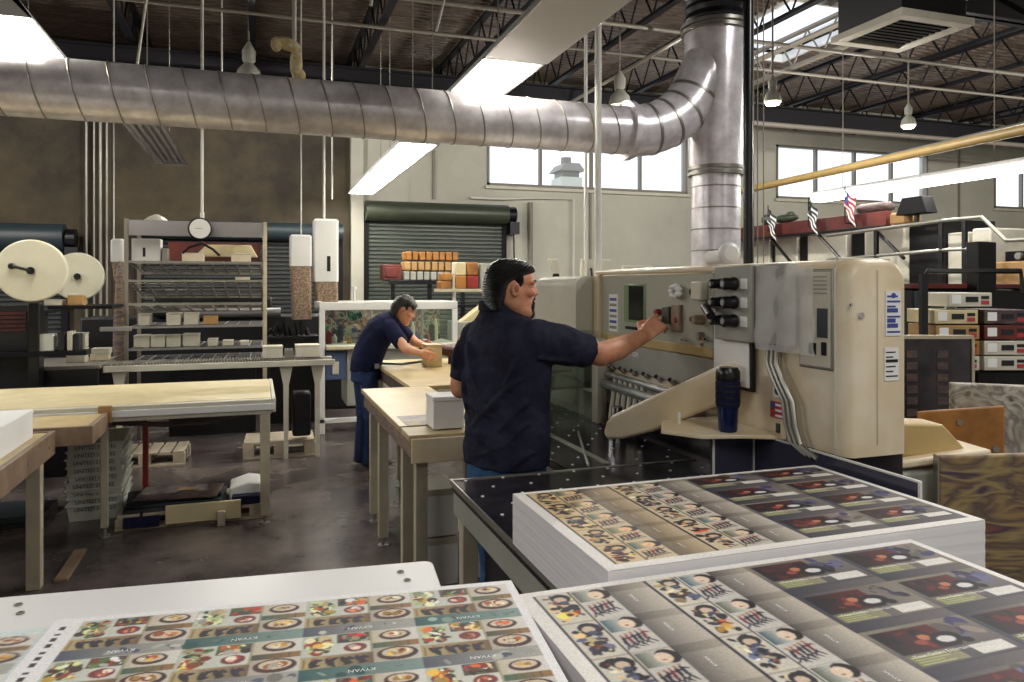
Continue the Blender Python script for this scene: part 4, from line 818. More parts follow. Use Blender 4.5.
o = thing('fuse_cabinet', 'white enamel cabinet with dark slot on top shelf of the rack', 'cabinet', (-1.05, 8.3, 1.887))
box('casing', 'white', o, -1.16, -.90, 8.2, 8.4, 1.887, 2.11, .006); box('slot', 'blk', o, -1.06, -1.035, 8.195, 8.199, 1.93, 2.02, 0); box('side_door', 'galvd', o, -.89, -.84, 8.2, 8.4, 1.887, 2.02)
o = MB().prism([(-.62, 8.6, 1.95), (-.5, 8.6, 2.08), (-.05, 8.6, 2.08), (.02, 8.6, 1.95)], (0, .1, 0)).build('yellow_cover', 'yell', None, .01); tag(o, 'yellow curved cover behind the top shelf of the rack', 'cover')
o = thing('round_dial', 'round white dial with dark rim hanging before the rack top', 'dial', (-.52, 7.93, 2.2))
MB().lathe([(.105, 0), (.11, .01), (.11, .04), (.1, .05)], (-.52, 7.96, 2.2), (.05, -1, 0), 28).build('rim', 'joist', o); MB().lathe([(.095, .05), (.095, .054), (0, .055)], (-.52, 7.96, 2.2), (.05, -1, 0), 28).build('dial_face', 'white', o)
MB().box(-.56, -.50, 7.903, 7.905, 2.20, 2.205).build('pointer', 'joistl', o); MB().cyl((-.5, 7.95, 2.3), (-.5, 7.95, 2.36), .02).build('hanger', 'wpaint', o)
MB().tube([(-.52, 7.95, 2.1), (-.50, 7.96, 2.06), (-.62, 7.98, 2.02), (-.68, 7.98, 1.96)], .012).tube([(-.50, 7.96, 2.06), (-.40, 7.98, 2.0), (-.34, 7.98, 1.94)], .012).build('arm', 'joist', o)
o = MB().lathe([(.16, 0), (.15, .03), (.08, .09), (.02, .12)], (-1.02, 8.9, 2.29), n=24).build('dome_lamp', 'offw'); tag(o, 'pale dome shade resting behind the rack top at left', 'shade')
cv = thing('conveyor', 'long narrow slatted conveyor with pale side rail in front of the rack', 'conveyor', (-.3, 7.5, 0))
box('front_rail', 'offw', cv, -1.27, .72, 7.38, 7.41, .88, .935, .004); box('rear_rail', 'offw', cv, -1.27, .72, 7.72, 7.75, .88, .935, .004); m = MB()
for i in range(72): m.cyl((-1.25 + .026 * i, 7.41, .945), (-1.25 + .026 * i, 7.72, .945), .010, n=6)
m.build('roller_bed', 'galvd', cv)
for x in (.27, .56, -1.15): MB().prism([(x - .06, 7.42, .879), (x + .06, 7.42, .879), (x + .025, 7.42, .7), (x + .02, 7.42, 0), (x - .02, 7.42, 0), (x - .025, 7.42, .7)], (0, .05, 0)).build('leg', 'offw', cv, .003)
MB().tube([(-.85, 7.5, .62), (-.8, 7.42, .70), (-.1, 7.42, .72), (-.02, 7.5, .66)], .02).build('return_roller', 'steel', cv)
box('motor', 'blk', cv, .33, .5, 7.45, 7.65, .2, .62, .02)
carton('carton', 'left white carton on the conveyor end near the glass cabinet', 'box', .06, .24, 7.45, 7.65, .957, 1.07, 'offw', 'cartons on the conveyor')
carton('carton', 'right white carton on the conveyor end against the glass cabinet', 'box', .36, .58, 7.45, 7.65, .957, 1.075, 'offw', 'cartons on the conveyor')
o = MB().box(.26, .34, 7.45, 7.6, .957, 1.02)
for k in range(4): o.cyl((.27 + .02 * k, 7.44, 1.03), (.27 + .02 * k, 7.6, 1.03), .008, n=6)
tag(o.build('coil_block', 'galvd'), 'small grey coil block between the two conveyor cartons', 'block')
for k, (x, y, z, h_, m_, lab) in enumerate(((-1.6, 7.6, .955, .13, 'offw', 'lower pale carton of the pair stacked left of the conveyor'), (-1.6, 7.6, 1.09, .13, 'offw', 'upper pale carton of the pair stacked left of the conveyor'), (-1.44, 7.75, .955, .06, 'cream', 'low cream carton on the conveyor beside the stacked pair'), (-1.43, 7.75, 1.016, .05, 'offw', 'small carton on top of the low cream one'))):
    carton('carton', lab, 'box', x, x + .15, y, y + .15, z, z + h_, m_, 'cartons left of the conveyor')
def dispenser(x0, x1, y, zt, zm, zb, lab, slot=False):
    o_ = thing('filler_dispenser', lab, 'dispenser', ((x0 + x1) / 2, y, zb), 'packing filler dispensers')
    MB().loft([[(px, py, zm) for px, py in rrect(x0, x1, y, y + .22, .03)], [(px, py, zt - .02) for px, py in rrect(x0, x1, y, y + .22, .03)], [(px, py, zt) for px, py in rrect(x0 + .02, x1 - .02, y + .02, y + .2, .02)]]).build('hopper', 'white', o_)
    MB().loft([[(px, py, zb) for px, py in rrect(x0 + .03, x1 - .0, y + .01, y + .2, .04)], [(px, py, zm - .001) for px, py in rrect(x0 + .005, x1 - .005, y + .01, y + .21, .04)]]).build('filler_bag', 'speck', o_)
    if slot: box('slot', 'blk', o_, x0 + .15, x0 + .19, y - .004, y, zm + .12, zm + .30, 0)
    MB().cyl((x0 + (.02 if x0 < 0 else .13), y + .1, zt - .01), (x0 + (.02 if x0 < 0 else .13), y + .1, 6.0), .008, n=6).build('hanger_rod', 'wpaint', o_)
dispenser(.37, .615, 9.0, 2.235, 1.87, 1.25, 'shorter white filler dispenser hanging right of the rack')
dispenser(.64, .925, 9.05, 2.43, 1.69, 1.42, 'taller white filler dispenser with dark slot left of the pale column', True)
dispenser(-1.48, -1.35, 9.0, 2.15, 1.9, 1.7, 'narrow white filler dispenser just left of the rack')
o = MB().prism([(.1, 9.3, 1.0), (.72, 9.3, 1.0), (.72, 9.3, 1.04), (.1, 9.3, 1.04)], (0, .4, 0)).box(.15, .68, 9.35, 9.65, 0, .999).build('dark_bench', 'blk', None, .004); tag(o, 'dark small bench beneath the two hanging dispensers', 'table')
o = MB()
for i in range(7): o.tube([(.12 + .08 * i, 9.4, 1.045), (.16 + .07 * i, 9.38, 1.12 + .06 * (i % 3)), (.22 + .06 * i, 9.45, 1.045)], .022)
tag(o.build('cable_heap', 'blk'), 'heap of black cables on the dark bench under the dispensers', 'cables')

# film rolls and dark machinery at far left
def film_roll(c, r, t, lab, crank):
    o_ = thing('film_roll', lab, 'roll', c, 'big round rolls at the left')
    ax = Vector((.12, -1, 0)).normalized(); MB().lathe([(r * .96, 0), (r, .015), (r, t - .015), (r * .96, t), (.03, t + .001)], c, ax, 40).build('foam_disc', 'rollw', o_)
    MB().lathe([(.03, t), (.03, t + .04)], c, ax, 14).build('hub', 'blk', o_)
    if crank: p = Vector(c) + ax * (t + .04); MB().cyl(tuple(p), tuple(p + Vector((-.13, 0, .035))), .012, n=8).ell(tuple(p + Vector((-.13, 0, .035))), (.025,) * 3).build('crank', 'blk', o_)
film_roll((-1.73, 7.1, 1.765), .252, .14, 'largest round off white roll with a black crank at the left', True)
film_roll((-1.60, 8.1, 1.73), .225, .12, 'smaller round off white roll behind the largest one', False)
st = thing('roll_stand', 'dark stand holding the big off white rolls at the left', 'machine', (-1.9, 7.7, 0))
box('frame_side', 'black', st, -2.5, -1.72, 7.3, 7.34, .5, 1.48); box('upright', 'blk', st, -1.78, -1.70, 7.14, 7.3, .8, 1.5); box('shelf', 'joist', st, -1.7, -1.2, 7.4, 8.0, 1.44, 1.47); box('cross_plate', 'steel', st, -1.30, -1.05, 7.4, 7.45, 1.24, 1.28)
MB().cyl((-1.73, 7.1, 1.765), (-1.73, 8.3, 1.74), .03).build('axle', 'steel', st); box('base', 'blk', st, -2.5, -1.3, 7.35, 8.2, 0, .92); box('work_plate', 'joistl', st, -2.5, -1.28, 7.342, 8.2, .921, .953)
m = MB()
for i in range(5): m.box(-2.05, -1.83, 7.29, 7.298, 1.26 + .035 * i, 1.285 + .035 * i)
m.build('drawer_fronts', 'redb', st)
for i, (a, b, z, h_, m_, lab) in enumerate(((-1.56, -1.44, 1.471, .10, 'kraft', 'brown carton on the stand shelf between the rolls'), (-1.66, -1.48, 1.42 + .051, .05, 'offw', 'pale tray on the stand shelf beside the brown carton'))):
    carton('carton', lab, 'box', a + (.0 if i == 0 else -.08), b - (.0 if i == 0 else .12), 7.45 + .01, 7.6, z + (.13 if i == 0 else 0) * 0, z + h_, m_, 'cartons on the roll stand')
for i, (x, z, wd_, h_, m_) in enumerate(((-1.72, 1.10, .12, .14, 'tray'), (-1.56, 1.10, .04, .15, 'ink'), (-1.5, 1.10, .04, .16, 'offw'), (-1.45, 1.10, .04, .14, 'ink'))):
    o_ = box('binder', m_, None, x, x + wd_, 7.16, 7.29, z, z + h_, .003); tag(o_, ('pale green', 'first black', 'white', 'second black')[i] + ' binder on the low dark ledge beneath the largest roll', 'binder', 'binders under the rolls')
tag(MB().box(-2.3, -1.35, 7.12, 7.299, 1.06, 1.099).build('ledge', 'joist', None, .003), 'low dark ledge with binders beneath the largest roll', 'shelf')
tag(MB().lathe([(.0, 0), (.05, .05), (.065, .3), (.06, 1.2), (.03, 1.8), (.0, 1.9)], (-1.32, 8.55, 0), n=16).build('rolled_cloth', 'smear'), 'upright tan rolled sheet left of the rack', 'roll')
o = thing('dark_machine', 'dark machine with grey posts at the far left behind the cream bench', 'machine', (-2.6, 8.5, 0))
box('body', 'black', o, -3.8, -2.1, 8.3, 9.2, 0, 1.35, .02); box('post', 'joistl', o, -2.25, -2.15, 8.25, 8.299, .7, 1.3); box('post', 'joistl', o, -3.2, -3.1, 8.25, 8.299, .7, 1.3); box('top_plate', 'joist', o, -3.9, -2.05, 8.2, 9.3, 1.351, 1.39)
box('lid', 'redb', o, -2.9, -2.4, 8.22, 8.25, .95, 1.15)
o = thing('dark_machine', 'low black feeder machine between the conveyor and the brown wall', 'machine', (-.6, 10.5, 0))
box('body', 'black', o, -2.0, 1.4, 10.2, 11, 0, 1.25, .02); box('hood', 'blk', o, -1.2, .2, 10.1, 10.9, 1.251, 1.5, .03); MB().cyl((-.9, 10.05, 1.3), (.3, 10.05, 1.3), .06).build('roller', 'steel', o)
tag(MB().box(-.9, .0, 8.92, 9.3, 0, .85).box(-.8, -.1, 8.9, 8.919, .4, .6).build('dark_crate', 'blk', None, .01), 'dark crate standing behind the foot of the steel rack', 'crate')

# ------------------------------------------------------------------ glass fronted cabinet machine
gc = thing('glass_cabinet', 'long machine with white frame and see-through windows full of parts behind the bending man', 'machine', (1.45, 8.9, 0))
m = MB(); m.box(.66, 2.23, 8.5, 8.56, 1.37, 1.46).box(.66, .72, 8.5, 8.56, 0, 1.37).box(2.17, 2.23, 8.5, 8.56, .9, 1.37).box(.66, 2.23, 9.2, 9.26, 1.37, 1.46).box(.66, .72, 8.56, 9.2, 1.40, 1.46).box(2.17, 2.23, 8.56, 9.2, 1.4, 1.46); m.build('frame', 'white', gc, .006)
for x in (1.22, 1.80): box('mullion', 'galvd', gc, x, x + .025, 8.51, 8.54, .98, 1.37)
box('window', 'clearp', gc, .72, 2.17, 8.52, 8.525, .98, 1.369, 0); box('counter', 'offw', gc, .73, 2.22, 8.44, 9.2, .93, .979, .006); box('back', 'goods', gc, .73, 2.16, 9.1, 9.12, .98, 1.369, 0)
box('lower_panel', 'bluep', gc, .735, .95, 8.5, 8.52, .6, .9); box('lower_body', 'greyp', gc, .96, 2.2, 8.5, 9.1, .3, .929); box('meter', 'offw', gc, .80, .87, 8.49, 8.499, .66, .80); box('base_rail', 'white', gc, .66, 2.2, 8.5, 8.56, .12, .17); box('knob_panel', 'cream', gc, .75, 1.1, 8.43, 8.439, .94, .975)
for x in (2.17, 1.4): box('leg', 'white', gc, x, x + .05, 8.5, 8.55, 0, .3)
cols = ['red', 'offw', 'dteal', 'orange', 'bluep', 'blk', 'tray', 'green', 'stickr', 'yell', 'offw', 'dteal', 'kraft', 'offw', 'bluep', 'red', 'blk', 'yell']
names = {'red': 'red', 'offw': 'pale', 'dteal': 'teal', 'orange': 'tan', 'bluep': 'blue', 'blk': 'black', 'tray': 'greenish', 'green': 'olive', 'stickr': 'crimson', 'yell': 'yellow', 'kraft': 'brown'}
wh = ['at the left end', 'second from left', 'third from left', 'fourth from left', 'fifth from left', 'sixth from left', 'seventh from left', 'eighth from left', 'ninth from left', 'tenth from left', 'eighth from right', 'seventh from right', 'sixth from right', 'fifth from right', 'fourth from right', 'third from right', 'second from right', 'at the right end']
for i, c_ in enumerate(cols):
    x = .78 + .076 * i; h_ = .07 + .2 * rnd.random()
    mm = MB().lathe([(.0, 0), (.028, .002), (.03, h_ * .7), (.014, h_ * .85), (.014, h_), (0, h_)], (x, 8.72 + .12 * (i % 3), .98), n=12) if i % 2 else MB().box(x - .03, x + .03, 8.70 + .1 * (i % 3), 8.77 + .1 * (i % 3), .98, .98 + h_).cyl((x, 8.73 + .1 * (i % 3), .98 + h_), (x, 8.73 + .1 * (i % 3), 1.0 + h_), .015)
    tag(mm.build('machine_item' if i % 2 == 0 else 'bottle', c_, None, .003), names[c_] + ' item ' + wh[i] + ' behind the cabinet windows', 'bottle' if i % 2 else 'part', 'items inside the glass cabinet')
tag(MB().cyl((1.10, 9.0, 1.461), (1.10, 9.0, 1.60), .015).cyl((1.10, 9.0, 1.60), (1.10, 9.0, 1.63), .03).build('valve_stem', 'white'), 'thin white valve standing on the frame of the glass cabinet', 'valve')
pipe('steel_post', 'thin white post at the right end of the glass cabinet carrying the orange packs', [(2.42, 9.4, 0), (2.42, 9.4, 1.92)], .025, 'wpaint', 'post')
# storage shelf before the roller door with bundles
sd = thing('bundle_table', 'black steel frame before the roller door stacked with brown bundles', 'rack', (2.9, 13, 0))
for x in (2.2, 2.85, 3.45, 4.0): box('post', 'blk', sd, x, x + .07, 12.9, 12.97, 0, 1.66)
box('top_shelf', 'blk', sd, 2.15, 4.1, 12.8, 13.5, 1.66, 1.73); box('mid_shelf', 'blk', sd, 2.15, 4.1, 12.8, 13.5, 1.25, 1.3)
rows = [('lowest', 1.731, 'dteal'), ('middle', 1.90, 'kraft'), ('highest', 2.08, 'orange')]
for ri, (rn, z, m_) in enumerate(rows):
    for i in range(5 if ri < 2 else 4):
        x = 2.42 + .24 * i + .02 * ri; o_ = thing('bundle', ['left end', 'second from left', 'middle', 'second from right', 'right end'][i] + ' bundle in the ' + rn + ' row on the black frame', 'bundle', (x, 12.95, z), 'strapped bundles before the roller door')
        box('pack', m_ if ri else 'greyp', o_, x, x + .22, 12.9, 13.3, z, z + .155, .02); MB().box(x + .1, x + .12, 12.897, 13.303, z - 0, z + .158).build('strap', 'joist', o_)
tag(MB().box(2.05, 2.38, 12.85, 13.2, 1.731, 2.0).box(2.1, 2.3, 12.82, 12.849, 1.78, 1.95).build('red_stitcher', 'redb', None, .02), 'dark red machine head at the left of the brown bundles', 'machine part')
o_ = thing('shelf_board', 'narrow plank shelf carrying orange packs above the near man\'s shoulder', 'shelf', (2.7, 9.45, 1.58))
box('plank', 'legw', o_, 2.2, 3.2, 9.3, 9.6, 1.56, 1.60); MB().box(3.1, 3.14, 9.4, 9.44, 0, 1.56).build('post', 'legw', o_)
for i, (x, z, hgt, m_, lab) in enumerate(((2.22, 1.601, .10, 'orange', 'small orange pack, lowest at the left of the plank shelf'), (2.24, 1.703, .10, 'orange', 'orange pack atop the lowest one on the plank shelf'), (2.42, 1.601, .17, 'orange', 'orange pack lower middle of the plank shelf'), (2.42, 1.773, .17, 'yell', 'yellow pack upper middle of the plank shelf'), (2.58, 1.601, .17, 'red', 'red orange pack beside the middle packs, lower'), (2.58, 1.773, .17, 'orange', 'orange brown pack beside the middle packs, upper'), (2.76, 1.601, .33, 'greyp', 'tall grey pack at the right end of the plank shelf'))):
    b = box('pack', m_, None, x, x + .15 + (.2 if i == 6 else 0), 9.35, 9.55, z, z + hgt, .015); tag(b, lab, 'pack', 'packs on the plank shelf')
tag(MB().prism([(2.42, 9.0, 1.2), (2.75, 9.0, 1.45), (2.75, 9.0, 1.2)], (0, .2, 0)).build('yellow_card', 'yell', None, .01), 'yellow card propped low beside the post left of the near man', 'card')
MB_ = MB().box(2.3, 3.6, 8.9, 9.29, 0, 1.199).build('low_cabinet', 'greyp', None, .01); tag(MB_, 'grey low cabinet behind the near man', 'cabinet')

# ------------------------------------------------------------------ rear pale machine behind the near man
rm = thing('rear_machine', 'pale grey machine with small green lamps behind the near man\'s face', 'machine', (2.6, 5.9, 0))
box('body', 'green', rm, 1.98, 3.1, 5.6, 6.3, 0, 1.56, .02); box('top_band', 'offw', rm, 1.97, 3.1, 5.58, 6.3, 1.561, 1.61, .01); box('table', 'offw', rm, 1.95, 2.62, 5.3, 5.6, 1.24, 1.27, .005); box('table_edge', 'black', rm, 2.2, 2.62, 5.29, 5.3, 1.225, 1.238)
for i in range(3): box('lamp', 'tray', rm, 2.12 + .035 * i, 2.135 + .035 * i, 5.57, 5.579, 1.59, 1.6, 0)
box('side_panel', 'offw', rm, 2.5, 2.9, 5.3, 5.59, .8, 1.70, .01)
c_ = carton('carton', 'white carton standing on the pale machine between the man and the cutter', 'box', 2.26, 2.49, 5.33, 5.55, 1.271, 1.60, 'paperp', None, 'paperp')
for i, (x, t, lab) in enumerate(((2.55, .14, 'leaning pale panel nearest to the near man on top of the pale machine'), (2.78, -.05, 'upright pale panel in the middle on top of the pale machine'), (3.2, 0, 'wide pale panel behind the cutter top corner'))):
    z0_ = 1.612 if i < 2 else 1.56
    o_ = MB().prism([(x + t * -.0, 6.2, z0_), (x + (.06 if i == 0 else .3), 6.2, z0_), (x + (.0 if i == 0 else .3), 6.2, z0_ + .27), (x - (.08 if i == 0 else .0), 6.2, z0_ + .27)], (0, .04, 0)).build('pale_board', 'offw', None, .006); tag(o_, lab, 'panel', 'pale panels on the rear machine')
tag(MB().box(3.15, 3.6, 6.0, 6.5, 0, 1.559).build('side_cabinet', 'green', None, .01), 'grey cabinet under the wide pale panel behind the cutter', 'cabinet')
tag(MB().tube([(2.86, 6.17, 1.80), (2.86, 6.15, 1.72), (2.90, 6.15, 1.70), (2.93, 6.16, 1.76)], .012).build('hook', 'ink'), 'black hook on the middle pale panel', 'hook')
tag(MB().box(2.42, 2.52, 6.0, 6.15, 1.612, 1.70).cyl((2.47, 6.05, 1.70), (2.47, 6.05, 1.75), .03).build('camera_unit', 'joist', None, .01), 'small dark device on the pale machine left of the leaning panel', 'device')

# ================================================================== PRESS LINE AT RIGHT
pr_ = thing('press_line', 'tall beige printing press units with dark gaps under the red beam', 'machine', (9, 8, 0))
for (y0, y1, m_, z) in ((10.9, 11.9, 'offw', 2.5), (10.2, 10.75, 'offw', 2.5), (9.1, 9.95, 'offw', 2.5), (7.95, 8.75, 'offw', 2.5), (6.75, 7.0, 'offw', 2.35), (7.06, 7.35, 'offw', 2.32)):
    box('tower', m_, pr_, 8.45, 9.4, y0, y1, .9, z, .02)
for (y0, y1) in ((10.76, 10.89), (9.96, 10.19), (8.8, 9.05)): box('dark_gap', 'blk', pr_, 8.5, 9.35, y0, y1, .9, 2.45)
box('dark_panel', 'blk', pr_, 8.4, 9.3, 7.36, 7.9, 1.4, 2.5); box('base', 'black', pr_, 8.3, 9.6, 5.0, 12, 0, .89); box('lower_unit', 'kraft', pr_, 8.45, 9.4, 4.6, 6.7, 1.3, 1.93, .02); box('unit_top', 'joist', pr_, 8.5, 9.35, 4.6, 6.6, 1.931, 2.05)
m = MB()
for i in range(5): m.cyl((8.44, 5.2 + .3 * i, 1.99), (8.49, 5.2 + .3 * i, 1.99), .04)
m.build('gauge', 'galvd', pr_)
bm_ = thing('red_gallery', 'dark red gallery beam along the top of the press with small flags', 'gallery', (8.15, 9.8, 2.4))
box('beam', 'redb', bm_, 8.10, 8.2, 8.0, 11.9, 2.46, 2.66, .005); box('beam_foot', 'blk', bm_, 8.0, 8.3, 8.0, 11.9, 2.42, 2.459)
for y in (8.2, 9.3, 10.4): MB().cyl((8.1, y, 2.42), (8.1, y - .5, 2.0), .025, n=8).build('brace', 'blk', bm_)
box('end_block', 'kraft', bm_, 8.1, 8.3, 7.6, 7.95, 2.46, 2.62, .03); box('red_motor', 'woodd', bm_, 8.12, 8.35, 8.05, 8.6, 2.661, 2.8, .06)
def flag(y, z, us, lab):
    X_ = 7.96; o_ = thing('small_flag', lab, 'flag', (X_, y, 2.5), 'small flags on the gallery')
    MB().cyl((8.11, y, 2.52), (X_, y, 2.54), .01, n=6).cyl((X_, y, 2.54), (X_, y, z + .06), .009, n=6).build('staff', 'joist', o_)
    mm = MB(); n = 8
    pts = [[(X_ + .02 * math.sin(j * .9 + i), y - .026 * i, z - .036 * j - .02 * i * (1 + .1 * j)) for i in range(n)] for j in range(9)]
    for j in range(8):
        for i in range(n - 1):
            f = mm.face([pts[j][i], pts[j][i + 1], pts[j + 1][i + 1], pts[j + 1][i]]); f.material_index = (0 if j % 2 else 1) if not (i < 3 and j < 4) else 2
    mm.build('cloth', ['inkw', 'stickr' if us else 'dteal', 'stickb' if us else 'blk'], o_, smooth=False)
flag(8.6, 3.0, True, 'red and white striped flag nearest on the red beam'); flag(9.35, 2.93, False, 'dark striped pennant in the middle of the red beam'); flag(10.3, 2.9, False, 'dark striped pennant at the far end of the red beam')
tag(MB().ell((8.15, 10.1, 2.73), (.09, .3, .07)).ell((8.15, 10.6, 2.75), (.07, .09, .09)).ell((8.12, 9.95, 2.78), (.05, .1, .05)).build('dark_bundle', 'dgrn'), 'dark lumpy bundle lying on the far half of the red beam', 'bundle')
o = thing('floodlight', 'dark trapezoid spotlight clamped on the press railing', 'lamp', (8.0, 7.45, 2.42))
MB().prism([(7.95, 7.22, 2.56), (7.95, 7.70, 2.56), (7.95, 7.60, 2.78), (7.95, 7.30, 2.78)], (.2, 0, 0)).build('head', 'joist', o, .01); MB().cyl((8.05, 7.45, 2.40), (8.05, 7.45, 2.56), .03).build('stand', 'blk', o)
rl = thing('press_railing', 'black posts and pale handrail stepping down along the press', 'railing', (8.0, 7, 0))
for y, zt in ((8.05, 2.42), (7.02, 2.46), (6.70, 2.44), (5.6, 2.75)): box('post', 'blk', rl, 7.98, 8.03, y, y + .05, 0, zt)
MB().tube([(8.0, 9.0, 2.38), (8.0, 7.0, 2.44), (8.0, 6.5, 2.44), (8.0, 6.2, 2.15), (8.0, 4.5, 2.15)], .025).build('top_rail', 'galvd', rl)
MB().tube([(8.0, 9.0, 2.02), (8.0, 7.0, 2.08), (8.0, 6.62, 2.08), (8.0, 6.42, 1.92)], .022).build('mid_rail', 'galvd', rl)
dk = thing('dark_press_body', 'black machinery block below the beige press units, right of the cutter', 'machine', (5.3, 5, 0))
box('body', 'black', dk, 4.95, 6.3, 4.62, 5.6, 0, 1.62, .02); box('top_plate', 'redb', dk, 4.93, 6.3, 4.6, 5.6, 1.621, 1.66); box('side_duct', 'blk', dk, 5.5, 5.7, 4.5, 4.61, .5, 2.0)
m = MB()
for i in range(4): m.tube([(5.3 + .1 * math.cos(k / 12 * 6.28), 4.58, 1.33 + .06 * i * .3 + .1 * math.sin(k / 12 * 6.28)) for k in range(13)], .008, 6)
m.build('cable_coil', 'galvd', dk)
m = MB()
for i in range(3): m.ell((5.1 + .05 * i, 4.58, 1.28 + .02 * i), (.03, .03, .05))
m.build('valve', 'brass', dk); box('side_face', 'dteal', dk, 4.94, 5.25, 4.59, 4.60, 1.35, 1.6)
# ink carton shelves
sv = thing('carton_shelf', 'dark shelf frame stacked with labelled cartons at the right edge', 'shelf', (4.5, 3.6, 0), rotz=R(-18.8))
for x in (-.45, .55): MB().box(x, x + .04, -.02, .02, 0, 1.72).box(x, x + .04, .4, .44, 0, 1.72).build('post', 'blk', sv, world=False)
for z in (.60, .82, 1.10): MB().box(-.45, .58, -.01, .44, z - .02, z).build('shelf_board', 'joist', sv, .003, world=False)
MB().tube([(-.42, 0, 1.70), (-.40, 0, 1.74), (.2, 0, 1.74), (.22, 0, 1.60)], .018).build('top_tube', 'blk', sv, world=False)
lay = [(-.36, 1.101, 'offw', 'lowest left carton, pale,'), (-.05, 1.101, 'offw', 'lowest right carton, pale,'), (-.36, 1.20, 'orange', 'left carton, orange, second from the bottom'), (-.05, 1.20, 'offw', 'right carton, pale, second from the bottom'),
       (-.36, 1.30, 'kraft', 'left carton, brown, third from the bottom'), (-.05, 1.30, 'redb', 'right carton, dark red, third from the bottom'), (-.37, 1.40, 'yell', 'left carton, yellow, fourth from the bottom'), (-.05, 1.40, 'woodd', 'right carton, dark, fourth from the bottom'), (-.28, 1.51, 'offw', 'topmost carton, pale,')]
Rz = Matrix.Rotation(R(-18.8), 3, 'Z')
for x, z, m_, lab in lay:
    p = Rz @ Vector((x + .13, .1, 0)) + Vector((4.5, 3.6, 0)); o_ = thing('carton', lab + ' on the dark shelf at the right edge', 'box', (p.x, p.y, z), 'labelled cartons at the right edge', R(-18.8))
    MB().box(-.14, .14, -.14, .2, 0, .09).build('carton_body', m_, o_, .004, world=False); MB().box(-.12, -.06, -.1425, -.1402, .02, .075).build('carton_label', 'inkw', o_, world=False)
    MB().box(-.03, .05, -.1425, -.1402, .03, .065).box(.07, .12, -.1425, -.1402, .05, .07).build('carton_print', 'ink', o_, world=False); MB().box(.07, .12, -.1425, -.1402, .015, .04).build('carton_print', 'stickr', o_, world=False)
for x, z, m_, lab in ((-.36, .601, 'woodd', 'dark carton on the bottom board of the right shelf'), (-.05, .821, 'steeld', 'dark flat case on the middle board of the right shelf')):
    p = Rz @ Vector((x + .2, .15, 0)) + Vector((4.5, 3.6, 0)); o_ = thing('carton', lab, 'box', (p.x, p.y, z), 'labelled cartons at the right edge', R(-18.8)); MB().box(-.22, .22, -.15, .2, 0, .15).build('carton_body', m_, o_, .004, world=False); MB().box(-.1, .05, -.153, -.1502, .05, .1).build('carton_label', 'galvd', o_, world=False)
# framed dark glass panel
pg = thing('framed_panel', 'dark framed glass panel with rows of small squares right of the cutter', 'panel', (3.55, 3.2, 0), rotz=R(-18.8))
MB().box(-.25, .23, 0, .02, .5, 1.35).build('back', 'steeld', pg, world=False); m = MB(); m.box(-.26, .24, -.01, .03, 1.35, 1.37).box(.23, .245, -.01, .03, .5, 1.35).box(-.265, -.25, -.01, .03, .5, 1.35); m.build('frame', 'legw', pg, world=False); m = MB()
for c__ in range(2):
    for r_ in range(6): m.box(-.13 + .17 * c__, -.07 + .17 * c__, -.004, -.0005, .92 + .065 * r_, .96 + .065 * r_)
m.build('label_square', 'woodd', pg, world=False)
MB().box(-.26, -.22, 0, .2, 0, .5).box(.2, .24, 0, .2, 0, .5).build('legs', 'joist', pg, world=False)
# boards standing on the right
def standing(name, lab, cat, x, y, wd_, t, z0, z1, m_, rz=-18.8, cut=None, lean=0):
    o_ = thing(name, lab, cat, (x, y, 0), None, R(rz)); pts_ = [(0, 0, z0), (wd_, 0, z0), (wd_, 0, z1 + (cut or 0)), (0, 0, z1)]
    MB().prism(pts_, (0, t, 0)).build('board', m_, o_, .008, world=False); return o_
a = standing('leaning_board', 'tan hardboard sheet standing behind the cream carriage', 'board', 2.60, 2.40, .36, .015, .60, 1.125, 'orange', cut=.025)
MB().cyl((.17, -.006, 1.08), (.17, 0, 1.08), .012).cyl((.32, -.006, .97), (.32, 0, .97), .014).build('bolt', 'galvd', a, world=False); MB().box(.02, .06, 0.016, .1, 0, .62).box(.3, .34, .016, .1, 0, .62).build('prop', 'joist', a, world=False)
b = standing('leaning_board', 'pale smudged board leaning right of the tan hardboard', 'board', 3.17, 2.72, .5, .05, .0, 1.18, 'stone', cut=-.02)
c_ = standing('leaning_board', 'colourful marbled board standing at the right edge beside the printed piles', 'board', 2.24, 1.98, .5, .035, .0, 1.055, 'marble', rz=-26, cut=.03)
MB().box(-.003, .5, -.004, -.0005, 0, .0).build('none', 'black', c_, world=False) if 0 else None
MB().prism([(-.006, 0, 0), (0, 0, 0), (0, 0, 1.058), (-.006, 0, 1.058)], (0, .036, 0)).build('edge_band', 'galvd', c_, world=False)
cg = thing('cream_carriage', 'cream machine table with raised end guard beside the tan hardboard', 'machine', (2.3, 2.1, 0))
MB().prism([(2.115, 2.05, 1.0), (2.50, 1.99, 1.03), (2.56, 2.25, 1.03), (2.115, 2.35, 1.0)], (0, 0, .03)).build('table_plate', 'cream', cg, .01); MB().prism([(2.12, 2.09, 1.035), (2.46, 2.05, 1.04), (2.38, 2.06, 1.12), (2.35, 2.06, 1.145), (2.12, 2.09, 1.16)], (.03, .13, 0)).build('end_guard', 'creamd', cg, .008)
box('body', 'greyp', cg, 2.12, 2.42, 2.05, 2.3, 0, .995, .02)

